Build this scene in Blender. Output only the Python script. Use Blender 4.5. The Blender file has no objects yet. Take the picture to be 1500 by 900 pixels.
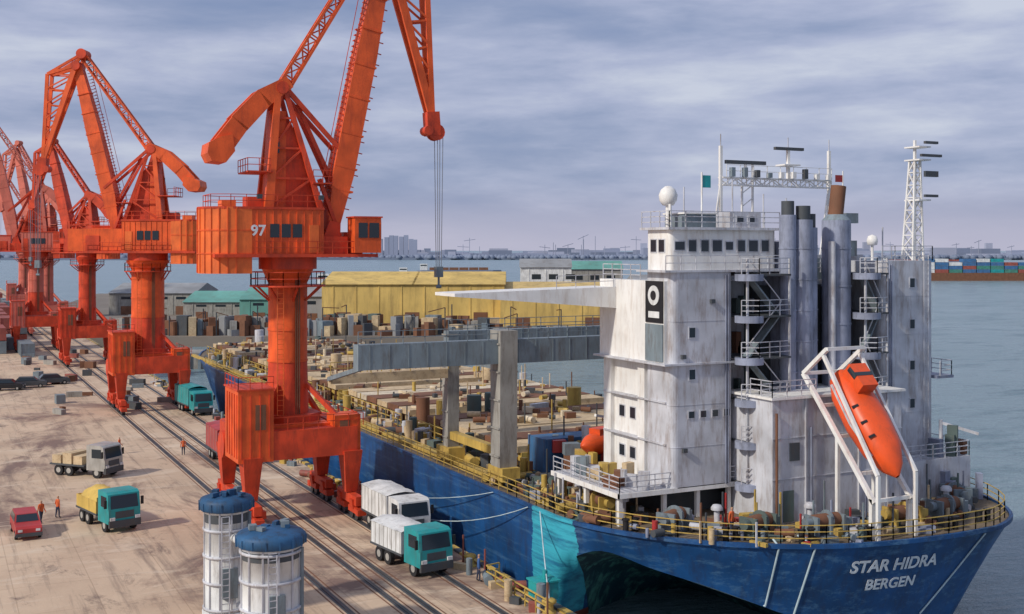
import bpy, math, random
from mathutils import Vector, Matrix
from mathutils.bvhtree import BVHTree
random.seed(7)
R=math.radians
scene=bpy.context.scene
col=scene.collection

# ------------------------------------------------------------------ materials
def newmat(name):
    m=bpy.data.materials.new(name); m.use_nodes=True
    nt=m.node_tree; b=nt.nodes['Principled BSDF']
    return m,nt,b
def mat(name,c,rough=0.6,metal=0.0,var=0.25,scale=0.6,dirt=(0.12,0.08,0.05),dirtamt=0.35,streak=True,bump=0.15,spec=0.4,lo=0.48,hi=0.72):
    m,nt,b=newmat(name); N=nt.nodes; L=nt.links
    tc=N.new('ShaderNodeTexCoord')
    mp=N.new('ShaderNodeMapping'); mp.inputs['Scale'].default_value=(1,1,0.2) if streak else (1,1,1)
    L.new(tc.outputs['Object'],mp.inputs['Vector'])
    n1=N.new('ShaderNodeTexNoise'); n1.inputs['Scale'].default_value=scale*4; n1.inputs['Detail'].default_value=5; n1.inputs['Roughness'].default_value=0.72
    L.new(mp.outputs[0],n1.inputs['Vector'])
    r1=N.new('ShaderNodeValToRGB'); r1.color_ramp.elements[0].position=lo; r1.color_ramp.elements[1].position=hi
    L.new(n1.outputs['Fac'],r1.inputs['Fac'])
    n2=N.new('ShaderNodeTexNoise'); n2.inputs['Scale'].default_value=scale; n2.inputs['Detail'].default_value=4
    L.new(tc.outputs['Object'],n2.inputs['Vector'])
    mr=N.new('ShaderNodeMapRange'); mr.inputs['From Min'].default_value=0.3; mr.inputs['From Max'].default_value=0.7
    mr.inputs['To Min'].default_value=1-var; mr.inputs['To Max'].default_value=1+var*0.5
    L.new(n2.outputs['Fac'],mr.inputs['Value'])
    hs=N.new('ShaderNodeHueSaturation'); hs.inputs['Color'].default_value=(*c,1)
    L.new(mr.outputs[0],hs.inputs['Value'])
    mul=N.new('ShaderNodeMath'); mul.operation='MULTIPLY'; mul.inputs[1].default_value=dirtamt
    L.new(r1.outputs['Color'],mul.inputs[0])
    mx=N.new('ShaderNodeMixRGB'); mx.inputs['Color2'].default_value=(*dirt,1)
    L.new(mul.outputs[0],mx.inputs['Fac']); L.new(hs.outputs['Color'],mx.inputs['Color1'])
    L.new(mx.outputs[0],b.inputs['Base Color'])
    b.inputs['Roughness'].default_value=rough; b.inputs['Metallic'].default_value=metal
    b.inputs['Specular IOR Level'].default_value=spec
    if bump:
        bp=N.new('ShaderNodeBump'); bp.inputs['Strength'].default_value=bump; bp.inputs['Distance'].default_value=0.05
        L.new(n1.outputs['Fac'],bp.inputs['Height']); L.new(bp.outputs[0],b.inputs['Normal'])
    return m
M={}
M['orange']=mat('crane_orange',(0.80,0.115,0.022),0.55,var=0.3,dirt=(0.34,0.045,0.018),dirtamt=0.55)
M['orange2']=mat('crane_orange_light',(0.86,0.17,0.035),0.55,var=0.25,dirt=(0.40,0.07,0.03),dirtamt=0.5)
M['red']=mat('crane_red',(0.66,0.065,0.02),0.6,var=0.35,dirt=(0.20,0.03,0.018),dirtamt=0.6)
M['far_red']=mat('crane_hazed',(0.64,0.17,0.12),0.75,var=0.2,dirtamt=0.25)  # distance haze mixed into the red
M['steel']=mat('steel_dark',(0.10,0.10,0.11),0.45,0.6)
M['rope']=mat('wire_rope',(0.22,0.24,0.28),0.6,0.2,bump=0)
M['rubber']=mat('rubber',(0.02,0.02,0.022),0.85,dirtamt=0.1)
M['white']=mat('ship_white',(0.82,0.81,0.78),0.5,var=0.12,dirt=(0.40,0.29,0.20),dirtamt=0.45)
M['whitegrey']=mat('ship_white_weathered',(0.56,0.57,0.61),0.55,var=0.25,dirt=(0.25,0.19,0.16),dirtamt=0.75)
M['grey']=mat('funnel_grey',(0.29,0.32,0.42),0.5,var=0.35,dirt=(0.09,0.09,0.11),dirtamt=0.75)
M['darkgrey']=mat('dark_grey',(0.07,0.08,0.09),0.6)
M['greendark']=mat('deck_green_grey',(0.10,0.14,0.13),0.7)
M['brown']=mat('rust_brown',(0.20,0.09,0.05),0.8)
M['black']=mat('black_paint',(0.015,0.015,0.018),0.5,dirtamt=0.1)
M['yellow']=mat('ochre_yellow',(0.55,0.38,0.09),0.6,dirt=(0.18,0.10,0.04),dirtamt=0.75)
M['beige']=mat('hatch_cream',(0.60,0.46,0.28),0.75,dirt=(0.25,0.15,0.08),dirtamt=0.8,streak=False)
M['cream']=mat('hatch_pale',(0.70,0.60,0.44),0.75,dirt=(0.30,0.2,0.12),dirtamt=0.8,streak=False)
M['deck']=mat('deck_paint',(0.20,0.15,0.10),0.8,dirt=(0.05,0.06,0.05),dirtamt=0.8,streak=False)
M['concrete']=mat('concrete_grey',(0.33,0.32,0.29),0.85,dirt=(0.12,0.09,0.07),dirtamt=0.7)
M['slate']=mat('blue_grey_steel',(0.20,0.25,0.28),0.6,dirt=(0.10,0.08,0.07),dirtamt=0.7)
M['lifeorange']=mat('lifeboat_orange',(0.82,0.10,0.02),0.4,var=0.2,dirt=(0.4,0.08,0.03),dirtamt=0.5)
M['teal']=mat('teal_paint',(0.02,0.33,0.34),0.45,dirtamt=0.4)
M['cargo_y']=mat('tarp_yellow',(0.62,0.42,0.10),0.8)
M['tarpwhite']=mat('tarp_white',(0.72,0.73,0.72),0.7,dirtamt=0.5)
M['letter']=mat('letter_white',(0.74,0.76,0.78),0.6,dirt=(0.2,0.27,0.4),dirtamt=0.5,scale=2)
M['carred']=mat('car_red',(0.45,0.04,0.04),0.4)
M['carsilver']=mat('car_silver',(0.5,0.49,0.45),0.4,0.3)
M['capblue']=mat('cap_blue',(0.025,0.10,0.22),0.6,var=0.5,dirt=(0.03,0.04,0.06),dirtamt=0.85)
M['skin']=mat('skin',(0.45,0.25,0.17),0.6,bump=0,dirtamt=0)
M['jeans']=mat('trousers',(0.04,0.05,0.09),0.9,bump=0)
M['vest']=mat('hi_vis_orange',(0.7,0.14,0.04),0.8,bump=0,dirtamt=0.1)
M['shirtblue']=mat('workwear_blue',(0.05,0.12,0.3),0.9,bump=0)
M['whiterope']=mat('mooring_rope',(0.50,0.62,0.66),0.8,bump=0,dirtamt=0.3)
M['bank']=mat('bank_ground',(0.22,0.19,0.16),0.9,scale=0.03,streak=False)
M['warey']=mat('warehouse_yellow',(0.70,0.49,0.15),0.8,scale=0.12,dirtamt=0.5)
M['warey2']=mat('warehouse_ochre',(0.62,0.45,0.18),0.8,scale=0.12,dirtamt=0.5)
M['wareg']=mat('warehouse_green',(0.14,0.36,0.31),0.8,scale=0.1)
M['roofgrey']=mat('roof_grey',(0.30,0.31,0.32),0.8,scale=0.1)
M['haze']=mat('far_building_hazed',(0.31,0.35,0.46),1.0,scale=0.004,dirtamt=0.1,bump=0,spec=0)  # aerial haze put into the wall colour
M['haze2']=mat('far_building_pale_hazed',(0.40,0.43,0.53),1.0,scale=0.004,dirtamt=0.1,bump=0,spec=0)  # paler tone, haze painted in as well
M['hazedark']=mat('far_shore_hazed',(0.22,0.26,0.35),1.0,scale=0.004,dirtamt=0.1,bump=0,spec=0)  # haze painted into shore, trees and far barges
M['cblue']=mat('container_blue',(0.05,0.16,0.34),0.6,dirtamt=0.6)
M['cred']=mat('container_red',(0.34,0.09,0.07),0.6,dirtamt=0.6)
M['cgreen']=mat('container_green',(0.06,0.25,0.20),0.6,dirtamt=0.6)
M['under']=mat('hull_underside_shaded',(0.015,0.06,0.085),0.5,var=0.5,scale=0.3,dirt=(0.12,0.34,0.28),dirtamt=0.75,lo=0.50,hi=0.62)  # overhang shade put into the dark base; green patches paint water reflections
def glassmat():
    m,nt,b=newmat('window_glass'); b.inputs['Base Color'].default_value=(0.02,0.03,0.04,1); b.inputs['Roughness'].default_value=0.12
    return m
M['glass']=glassmat()

def quaymat():
    m,nt,b=newmat('quay_concrete'); N=nt.nodes; L=nt.links
    tc=N.new('ShaderNodeTexCoord')
    def noise(sc,det,vs=(1,1,1),rough=0.6,dist=0):
        mp=N.new('ShaderNodeMapping'); mp.inputs['Scale'].default_value=vs; L.new(tc.outputs['Object'],mp.inputs['Vector'])
        n=N.new('ShaderNodeTexNoise'); n.inputs['Scale'].default_value=sc; n.inputs['Detail'].default_value=det; n.inputs['Roughness'].default_value=rough; n.inputs['Distortion'].default_value=dist
        L.new(mp.outputs[0],n.inputs['Vector']); return n.outputs['Fac']
    def ramp(x,a,bb):
        r=N.new('ShaderNodeMapRange'); r.inputs['From Min'].default_value=a; r.inputs['From Max'].default_value=bb; L.new(x,r.inputs['Value']); return r.outputs[0]
    def mix(f,c1,c2,t='MIX'):
        x=N.new('ShaderNodeMixRGB'); x.blend_type=t
        if isinstance(f,float): x.inputs['Fac'].default_value=f
        else: L.new(f,x.inputs['Fac'])
        for i,c in ((1,c1),(2,c2)):
            if isinstance(c,tuple): x.inputs[i].default_value=(*c,1)
            else: L.new(c,x.inputs[i])
        return x.outputs[0]
    c=mix(ramp(noise(0.09,5),0.35,0.65),(0.50,0.36,0.25),(0.66,0.50,0.35))
    c=mix(ramp(noise(0.06,7,(1,0.7,1),0.7,1.5),0.51,0.62),c,(0.22,0.14,0.11))
    c=mix(ramp(noise(1.1,5,(1,0.05,1),0.7),0.52,0.78),c,(0.20,0.14,0.11))
    c=mix(ramp(noise(0.35,7,(1,0.5,1),0.8,0.6),0.55,0.70),c,(0.16,0.11,0.09))
    c=mix(ramp(noise(0.25,5,(0.35,1,1),0.75,0.6),0.54,0.72),c,(0.70,0.57,0.43))
    br=N.new('ShaderNodeTexBrick'); br.offset=0; br.inputs['Scale'].default_value=1.0
    br.inputs['Brick Width'].default_value=4.5; br.inputs['Row Height'].default_value=6.0; br.inputs['Mortar Size'].default_value=0.035
    br.inputs['Color1'].default_value=(1,1,1,1); br.inputs['Color2'].default_value=(0.86,0.84,0.82,1); br.inputs['Mortar'].default_value=(0.5,0.45,0.42,1)
    L.new(tc.outputs['Object'],br.inputs['Vector'])
    c=mix(0.45,c,br.outputs['Color'],'MULTIPLY')
    L.new(c,b.inputs['Base Color']); b.inputs['Roughness'].default_value=0.85
    bp=N.new('ShaderNodeBump'); bp.inputs['Strength'].default_value=0.4; bp.inputs['Distance'].default_value=0.06
    L.new(noise(2.5,5),bp.inputs['Height']); L.new(bp.outputs[0],b.inputs['Normal'])
    return m
M['quay']=quaymat()
def watermat():
    m,nt,b=newmat('harbour_water'); N=nt.nodes; L=nt.links
    tc=N.new('ShaderNodeTexCoord')
    mp=N.new('ShaderNodeMapping'); mp.inputs['Rotation'].default_value=(0,0,R(27)); mp.inputs['Scale'].default_value=(0.4,1,1); L.new(tc.outputs['Object'],mp.inputs['Vector'])
    def nz(sc,det,rough,vec):
        n=N.new('ShaderNodeTexNoise'); n.inputs['Scale'].default_value=sc; n.inputs['Detail'].default_value=det; n.inputs['Roughness'].default_value=rough
        L.new(vec,n.inputs['Vector']); return n.outputs['Fac']
    n=nz(0.5,6,0.7,mp.outputs[0]); n2=nz(0.02,5,0.6,tc.outputs['Object']); n3=nz(0.14,6,0.75,mp.outputs[0])
    mx=N.new('ShaderNodeMixRGB'); mx.inputs[1].default_value=(0.17,0.26,0.29,1); mx.inputs[2].default_value=(0.25,0.34,0.38,1)
    L.new(n2,mx.inputs['Fac'])
    rr=N.new('ShaderNodeMapRange'); rr.inputs['From Min'].default_value=0.5; rr.inputs['From Max'].default_value=0.68; L.new(n3,rr.inputs['Value'])
    my=N.new('ShaderNodeMixRGB'); my.inputs[2].default_value=(0.10,0.18,0.21,1); L.new(rr.outputs[0],my.inputs[0]); L.new(mx.outputs[0],my.inputs[1])  # darker streaks paint ripple-facet shading into the colour
    L.new(my.outputs[0],b.inputs['Base Color'])
    b.inputs['Roughness'].default_value=0.22; b.inputs['IOR'].default_value=1.33
    bp=N.new('ShaderNodeBump'); bp.inputs['Strength'].default_value=1.0; bp.inputs['Distance'].default_value=1.1
    L.new(n,bp.inputs['Height']); L.new(bp.outputs[0],b.inputs['Normal'])
    return m
M['water']=watermat()
def hullmat():
    m=mat('hull_blue',(0.010,0.072,0.22),0.48,var=0.45,scale=0.4,dirt=(0.02,0.03,0.07),dirtamt=0.7)
    nt=m.node_tree;N=nt.nodes;L=nt.links;b=N['Principled BSDF']
    src=b.inputs['Base Color'].links[0].from_socket
    tc=N.new('ShaderNodeTexCoord'); sp=N.new('ShaderNodeSeparateXYZ'); L.new(tc.outputs['Object'],sp.inputs[0])
    nz=N.new('ShaderNodeTexNoise'); nz.inputs['Scale'].default_value=0.9; nz.inputs['Detail'].default_value=6; nz.inputs['Roughness'].default_value=0.7; L.new(tc.outputs['Object'],nz.inputs['Vector'])
    ad=N.new('ShaderNodeMath'); ad.operation='MULTIPLY_ADD'; ad.inputs[1].default_value=1.8; L.new(nz.outputs['Fac'],ad.inputs[0]); L.new(sp.outputs['Y'],ad.inputs[2])
    def cmp(op,v,s):
        x=N.new('ShaderNodeMath'); x.operation=op; x.inputs[1].default_value=v; L.new(s,x.inputs[0]); return x.outputs[0]
    def mulv(a,bb):
        x=N.new('ShaderNodeMath'); x.operation='MULTIPLY'; L.new(a,x.inputs[0]); L.new(bb,x.inputs[1]); return x.outputs[0]
    sc=N.new('ShaderNodeMapping'); sc.inputs['Scale'].default_value=(1,0.15,2.2); L.new(tc.outputs['Object'],sc.inputs[0])
    ns=N.new('ShaderNodeTexNoise'); ns.inputs['Scale'].default_value=1.0; ns.inputs['Detail'].default_value=6; ns.inputs['Roughness'].default_value=0.75; L.new(sc.outputs[0],ns.inputs['Vector'])
    rs=N.new('ShaderNodeMapRange'); rs.inputs['From Min'].default_value=0.52; rs.inputs['From Max'].default_value=0.72; rs.inputs['To Max'].default_value=0.65; L.new(ns.outputs['Fac'],rs.inputs['Value'])
    ms=N.new('ShaderNodeMixRGB'); ms.inputs[2].default_value=(0.10,0.22,0.36,1); L.new(rs.outputs[0],ms.inputs[0]); L.new(src,ms.inputs[1])
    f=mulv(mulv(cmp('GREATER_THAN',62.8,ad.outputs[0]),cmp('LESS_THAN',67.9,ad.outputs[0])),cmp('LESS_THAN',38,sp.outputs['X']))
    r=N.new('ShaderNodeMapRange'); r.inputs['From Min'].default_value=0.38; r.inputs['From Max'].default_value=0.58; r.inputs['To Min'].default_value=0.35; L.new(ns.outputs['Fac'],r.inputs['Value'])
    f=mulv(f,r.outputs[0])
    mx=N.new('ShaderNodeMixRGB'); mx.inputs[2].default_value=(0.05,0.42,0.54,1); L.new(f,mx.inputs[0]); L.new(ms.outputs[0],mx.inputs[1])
    mx2=N.new('ShaderNodeMixRGB'); mx2.inputs[2].default_value=(0.22,0.05,0.03,1); L.new(cmp('LESS_THAN',-2.5,sp.outputs['Z']),mx2.inputs[0]); L.new(mx.outputs[0],mx2.inputs[1])
    L.new(mx2.outputs[0],b.inputs['Base Color'])
    return m
M['hull']=hullmat()

# ------------------------------------------------------------------ mesh builder
class MB:
    def __init__(s): s.v=[];s.f=[];s.mi=[];s.sm=[];s.mats=[]
    def add(s,vs,fs,m,smooth=False):
        if m not in s.mats: s.mats.append(m)
        k=s.mats.index(m); o=len(s.v)
        s.v+= [tuple(p) for p in vs]
        for f in fs: s.f.append([i+o for i in f]); s.mi.append(k); s.sm.append(smooth)
    def box(s,a,b,m,rz=0):
        x0,y0,z0=a;x1,y1,z1=b
        vs=[(x0,y0,z0),(x1,y0,z0),(x1,y1,z0),(x0,y1,z0),(x0,y0,z1),(x1,y0,z1),(x1,y1,z1),(x0,y1,z1)]
        if rz:
            cx,cy=(x0+x1)/2,(y0+y1)/2;c,sn=math.cos(rz),math.sin(rz)
            vs=[(cx+(x-cx)*c-(y-cy)*sn,cy+(x-cx)*sn+(y-cy)*c,z) for x,y,z in vs]
        s.add(vs,[(0,3,2,1),(4,5,6,7),(0,1,5,4),(1,2,6,5),(2,3,7,6),(3,0,4,7)],m)
    def cbox(s,c,d,m,rz=0): s.box((c[0]-d[0]/2,c[1]-d[1]/2,c[2]-d[2]/2),(c[0]+d[0]/2,c[1]+d[1]/2,c[2]+d[2]/2),m,rz)
    def frame(s,p,q):
        p=Vector(p);q=Vector(q);d=(q-p).normalized()
        if abs(d.z)<0.95:
            a=d.cross(Vector((0,0,1))).normalized(); b=a.cross(d).normalized()
        else:
            b=Vector((0,1,0)).cross(d).normalized(); a=d.cross(b).normalized()
        return p,q,a,b
    def tbox(s,p,q,w1,h1,w2,h2,m):
        p,q,a,b=s.frame(p,q)
        vs=[]
        for c,w,h in((p,w1,h1),(q,w2,h2)):
            for i,j in((-1,-1),(1,-1),(1,1),(-1,1)): vs.append(c+a*(i*w/2)+b*(j*h/2))
        s.add(vs,[(0,1,2,3)[::-1],(4,5,6,7),(0,1,5,4),(1,2,6,5),(2,3,7,6),(3,0,4,7)],m)
    def beam(s,p,q,w,m,h=None): s.tbox(p,q,w,h or w,w,h or w,m)
    def cyl(s,p,q,r1,m,r2=None,n=12,smooth=True,caps=True):
        r2=r1 if r2 is None else r2
        p,q,a,b=s.frame(p,q)
        vs=[]
        for c,r in((p,r1),(q,r2)):
            for i in range(n):
                t=2*math.pi*i/n; vs.append(c+a*(r*math.cos(t))+b*(r*math.sin(t)))
        s.add(vs,[(i,(i+1)%n,n+(i+1)%n,n+i) for i in range(n)],m,smooth)
        if caps:
            s.add(vs[:n],[tuple(range(n))[::-1]],m); s.add(vs[n:],[tuple(range(n))],m)
    def prism(s,o,z0,z1,m,smooth=False):
        n=len(o); vs=[(x,y,z0) for x,y in o]+[(x,y,z1) for x,y in o]
        s.add(vs,[(i,(i+1)%n,n+(i+1)%n,n+i) for i in range(n)],m,smooth)
        s.add(vs[:n],[tuple(range(n))[::-1]],m); s.add(vs[n:],[tuple(range(n))],m)
    def sprism(s,o,y0,y1,m):
        n=len(o); vs=[(x,y0,z) for x,z in o]+[(x,y1,z) for x,z in o]
        s.add(vs,[(i,(i+1)%n,n+(i+1)%n,n+i) for i in range(n)],m)
        s.add(vs[:n],[tuple(range(n))[::-1]],m); s.add(vs[n:],[tuple(range(n))],m)
    def lathe(s,c,prof,m,n=24):
        vs=[]
        for r,z in prof:
            for i in range(n):
                t=2*math.pi*i/n; vs.append((c[0]+r*math.cos(t),c[1]+r*math.sin(t),c[2]+z))
        fs=[]
        for k in range(len(prof)-1):
            for i in range(n): fs.append((k*n+i,k*n+(i+1)%n,(k+1)*n+(i+1)%n,(k+1)*n+i))
        s.add(vs,fs,m,True)
    def truss(s,p,q,w1,w2,m,n=8,r=0.09,rr=0.06):
        p,q,a,b=s.frame(p,q)
        def pt(t,i,j):
            w=w1+(w2-w1)*t; return p.lerp(q,t)+a*(i*w/2)+b*(j*w/2)
        cs=((-1,-1),(1,-1),(1,1),(-1,1))
        for i,j in cs: s.beam(pt(0,i,j),pt(1,i,j),r*2,m)
        for k in range(n):
            t0,t1=k/n,(k+1)/n
            for x in range(4):
                i,j=cs[x];i2,j2=cs[(x+1)%4]
                if k%2: i,j,i2,j2=i2,j2,i,j
                s.beam(pt(t0,i,j),pt(t1,i2,j2),rr*2,m); s.beam(pt(t1,i,j),pt(t1,i2,j2),rr*2,m)
    def rail(s,pts,m,h=1.1,step=1.5,t=0.05,n=3):
        for A,B in zip(pts[:-1],pts[1:]):
            A=Vector(A);B=Vector(B);L=(B-A).length
            k=max(1,int(round(L/step)))
            for i in range(k+1):
                c=A.lerp(B,i/k); s.box((c.x-t/2,c.y-t/2,c.z),(c.x+t/2,c.y+t/2,c.z+h),m)
            for j in range(1,n+1):
                z=Vector((0,0,h*j/n)); s.beam(A+z,B+z,t,m)
    def make(s,name,parent=None,loc=(0,0,0),rz=0,smooth_angle=None):
        me=bpy.data.meshes.new(name); me.from_pydata(s.v,[],s.f)
        for m in s.mats: me.materials.append(M[m])
        me.polygons.foreach_set('material_index',s.mi); me.polygons.foreach_set('use_smooth',s.sm); me.update()
        o=bpy.data.objects.new(name,me); col.objects.link(o); o.location=loc; o.rotation_euler=(0,0,rz)
        if parent: o.parent=parent
        return o
def empty(name,loc=(0,0,0),rz=0):
    o=bpy.data.objects.new(name,None); col.objects.link(o); o.location=loc; o.rotation_euler=(0,0,rz); o.empty_display_size=1; return o
def text(name,s,size,m,parent=None,loc=(0,0,0),rot=(0,0,0)):
    cu=bpy.data.curves.new(name,'FONT'); cu.body=s; cu.size=size; cu.extrude=0.01; cu.align_x='CENTER'; cu.align_y='CENTER'; cu.offset=size*0.025
    o=bpy.data.objects.new(name+'_tmp',cu); col.objects.link(o)
    dg=bpy.context.evaluated_depsgraph_get(); me=bpy.data.meshes.new_from_object(o.evaluated_get(dg))
    bpy.data.objects.remove(o); ob=bpy.data.objects.new(name,me); col.objects.link(ob)
    me.materials.clear(); me.materials.append(M[m]); ob.location=loc; ob.rotation_euler=rot
    if parent: ob.parent=parent
    return ob
CA,SA=0.894427,0.447214
def LD(l,d): return (CA*l+SA*d, CA*d-SA*l)   # harbour-axis coords from (lateral, distance) offsets from the camera

# ------------------------------------------------------------------ setting
b=MB(); b.add([(-9000,-3000,-3),(12000,-3000,-3),(12000,14000,-3),(-9000,14000,-3)],[(0,1,2,3)],'water'); b.make('water')
b=MB(); b.box((-900,-60,-7),(33,1500,0),'quay'); 
b.make('quay_ground')
b=MB()
for y in range(20,400,2):
    b.box((32.45,y+0.01,0.0),(32.95,y+1.0,0.16),'yellow'); b.box((32.45,y+1.01,0.0),(32.95,y+1.99,0.16),'darkgrey')
b.make('quay_edge_kerb')
b=MB()
for x in (21.6,29.5,24.6,26.05):
    b.box((x-0.22,-20,0.004),(x+0.22,900,0.008),'darkgrey')
    b.box((x-0.05,-20,0.008),(x+0.05,900,0.05),'steel')
    for sx in(-1,1): b.box((x+sx*0.42-0.05,-20,0.004),(x+sx*0.42+0.05,900,0.009),'brown')
b.make('crane_rail_track')
def bollard(x,y):
    b=MB(); b.lathe((x,y,0),[(0.42,0),(0.42,0.08),(0.26,0.12),(0.24,0.45),(0.42,0.6),(0.44,0.7),(0.3,0.8),(0,0.82)],'yellow',14); b.make('mooring_bollard')
for y in (48,59,70,84,98,115,135): bollard(31.9,y)
b=MB()
for y in range(44,190,7):
    for k in range(2):
        z=-1.0-k*0.9
        b.cyl((33.0,y,z),(34.0,y,z),0.62,'rubber',n=16)
b.make('dock_fender')

# ------------------------------------------------------------------ portal crane
def crane(x,y,slew,s=1.0,main='orange',light='orange2',dark='red',colr=1.55,detail=True,sign=None,lower=0.0,longhouse=False):
    root=empty('portal_crane',(x,y,0))
    g=3.95; d=3.8
    b=MB()
    for yy in(-d,d): b.tbox((-g-0.4,yy,6.0),(g+0.4,yy,6.0),1.3,2.2,1.3,2.2,dark)
    for xx in(-g,g): b.tbox((xx,-d-0.2,6.03),(xx,d+0.2,6.03),1.2,2.1,1.2,2.1,dark)
    b.box((-2.6,-3.1,5.2),(2.6,3.1,7.3),main)
    b.prism([(2.6*math.cos(i*math.pi/4+math.pi/8),2.6*math.sin(i*math.pi/4+math.pi/8)) for i in range(8)],7.3,7.9,dark)
    b.box((-g-1.1,-d-0.7,4.85),(-g+1.6,-0.2,10.3),main)
    for i in range(4): b.box((-g-0.9+i*0.72,-d-0.76,5.2),(-g-0.83+i*0.72,-d-0.7,10.0),dark)
    for i in range(5): b.box((-g-1.16,-d-0.4+i*0.8,5.2),(-g-1.1,-d-0.33+i*0.8,10.0),dark)
    b.box((-g-1.2,-d-0.8,10.3),(-g+1.7,-0.1,10.42),dark)
    b.rail([(-g-1.1,-0.2,10.42),(-g-1.1,-d-0.7,10.42),(-g+1.6,-d-0.7,10.42)],dark,0.9,1.0,0.05,2)
    b.box((-g+0.2,-d-0.74,7.3),(-g+1.0,-d-0.7,9.2),'brown')
    b.box((g-1.4,-d-0.5,5.0),(g+0.7,-d+1.6,8.0),main)
    b.box((g-1.0,-d-0.56,6.2),(g-0.2,-d-0.5,7.6),'brown')
    for xx in(-g,g):
        for yy in(-d,d):
            b.tbox((xx,yy,5.2),(xx,yy,1.9),1.7,1.5,0.8,0.9,dark)
            sgn=1 if yy>0 else -1
            b.tbox((xx,yy-2.3,1.5),(xx,yy+2.3,1.5),0.6,0.7,0.6,0.7,dark)
            for k in(-1.5,1.5):
                b.tbox((xx,yy+k,1.6),(xx,yy+k,0.9),0.7,1.0,0.7,0.8,dark)
                b.box((xx-0.32,yy+k-1.0,0.55),(xx+0.32,yy+k+1.0,1.0),dark)
                for w in(-0.55,0.55):
                    b.cyl((xx-0.2,yy+k+w,0.42),(xx+0.2,yy+k+w,0.42),0.38,'steel',n=14)
                b.box((xx+0.32,yy+k-0.3,0.8),(xx+0.75,yy+k+0.3,1.35),dark)
            b.box((xx-0.35,yy+sgn*2.6-0.25,0.5),(xx+0.35,yy+sgn*2.6+0.25,0.95),dark)
    for xx in(-g,g):
        for yy in(-d,d): b.beam((xx*0.95,yy*0.95,7.0),(xx*0.3,yy*0.3,10.2),0.35,dark)
    H=19.5
    b.cyl((0,0,7.6),(0,0,12),colr*1.08,dark,r2=colr,n=28); b.cyl((0,0,12),(0,0,H-1.2),colr,main,n=28); b.cyl((0,0,H-1.2),(0,0,H),colr,main,r2=colr*1.35,n=28)
    for z in(9.5,12,14.5,17): b.cyl((0,0,z),(0,0,z+0.14),colr+0.06,main,n=28)
    b.cyl((0,0,18.0),(0,0,18.12),3.0,dark,n=24)
    pts=[(2.95*math.cos(t*math.pi/8),2.95*math.sin(t*math.pi/8),18.12) for t in range(17)]
    b.rail(pts,dark,1.05,1.3,0.06,2)
    for i in range(8):
        t=i*math.pi/4; b.beam((colr*math.cos(t),colr*math.sin(t),16.9),(2.8*math.cos(t),2.8*math.sin(t),18.0),0.14,dark)
    for sx in(-0.25,0.25): b.beam((-colr*0.7+sx,-colr-0.25,7.3),(-colr*0.7+sx,-colr-0.25,18.1),0.06,light)
    for k in range(26): b.beam((-colr*0.7-0.25,-colr-0.25,7.5+k*0.4),(-colr*0.7+0.25,-colr-0.25,7.5+k*0.4),0.04,light)
    for sx in(0.2,0.35,0.5): b.cyl((sx,-colr-0.08,7.4),(sx,-colr-0.08,18.9),0.05,'brown',n=6)
    b.rail([(-g-0.9,-d-0.55,7.12),(g+0.9,-d-0.55,7.12)],dark,1.0,1.2,0.05,2)
    b.rail([(g+0.5,-d-0.5,7.1),(g+0.5,d+0.5,7.1)],dark,1.0,1.2,0.05,2)
    b.tbox((g+0.9,-2.8,1.2),(g+0.9,3.0,7.0),0.7,0.12,0.7,0.12,dark)
    b.rail([(g+1.2,-2.8,1.2),(g+1.2,3.0,7.0)],dark,0.9,0.9,0.05,2)
    b.cyl((-g-1.0,1.8,5.4),(-g-0.5,1.8,5.4),1.1,dark,n=20); 
    b.make('portal',root)
    u=MB()
    def Z(z):
        if z>27: z=27+(z-27)*(1-lower)
        return 19.5+(z-19.5)*s
    P=lambda r,t,z:(r*s,t*s,Z(z))
    u.cyl(P(0,0,19.4),P(0,0,20.4),2.3*s,dark,n=28)
    u.box(P(-6.3,-2.7,20.35),P(6.7,2.7,20.6),dark)
    o=[(2.3,-2.4),(2.3,2.4),(-4.6,2.4)]
    for i in range(1,9):
        t=math.pi/2+math.pi*i/9; o.append((-4.6+2.4*math.cos(t),2.4*math.sin(t)))
    o.append((-4.6,-2.4))
    o2=[(a*s,c*s) for a,c in o]
    u.prism(o2,Z(20.6),Z(24.1),main)
    if longhouse: u.box(P(2.3,-2.3,20.6),P(8.6,2.3,23.2),main); u.rail([P(2.3,-2.3,23.2),P(8.6,-2.3,23.2),P(8.6,2.3,23.2),P(2.3,2.3,23.2)],dark,0.9*s,1.2,0.05,2)
    o3=[(a*s,c*s) for a,c in [(-3.4,2.45)]+[(-4.6+2.5*math.cos(math.pi/2+math.pi*i/12),2.5*math.sin(math.pi/2+math.pi*i/12)) for i in range(13)]+[(-3.4,-2.45)]]
    u.prism(o3,Z(19.1),Z(24.25),light)
    for i in range(13):
        t=math.pi/2+math.pi*i/12; cx,cy=-4.6+2.53*math.cos(t),2.53*math.sin(t)
        u.beam(P(cx,cy,19.15),P(cx,cy,24.2),0.07,main)
    for zz in (20.6,22.4): u.prism([(a*1.008,c*1.012) for a,c in o3],Z(zz),Z(zz+0.1),main)
    u.prism([(a*s*1.02,c*s*1.04) for a,c in o],Z(24.1),Z(24.28),dark)
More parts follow.
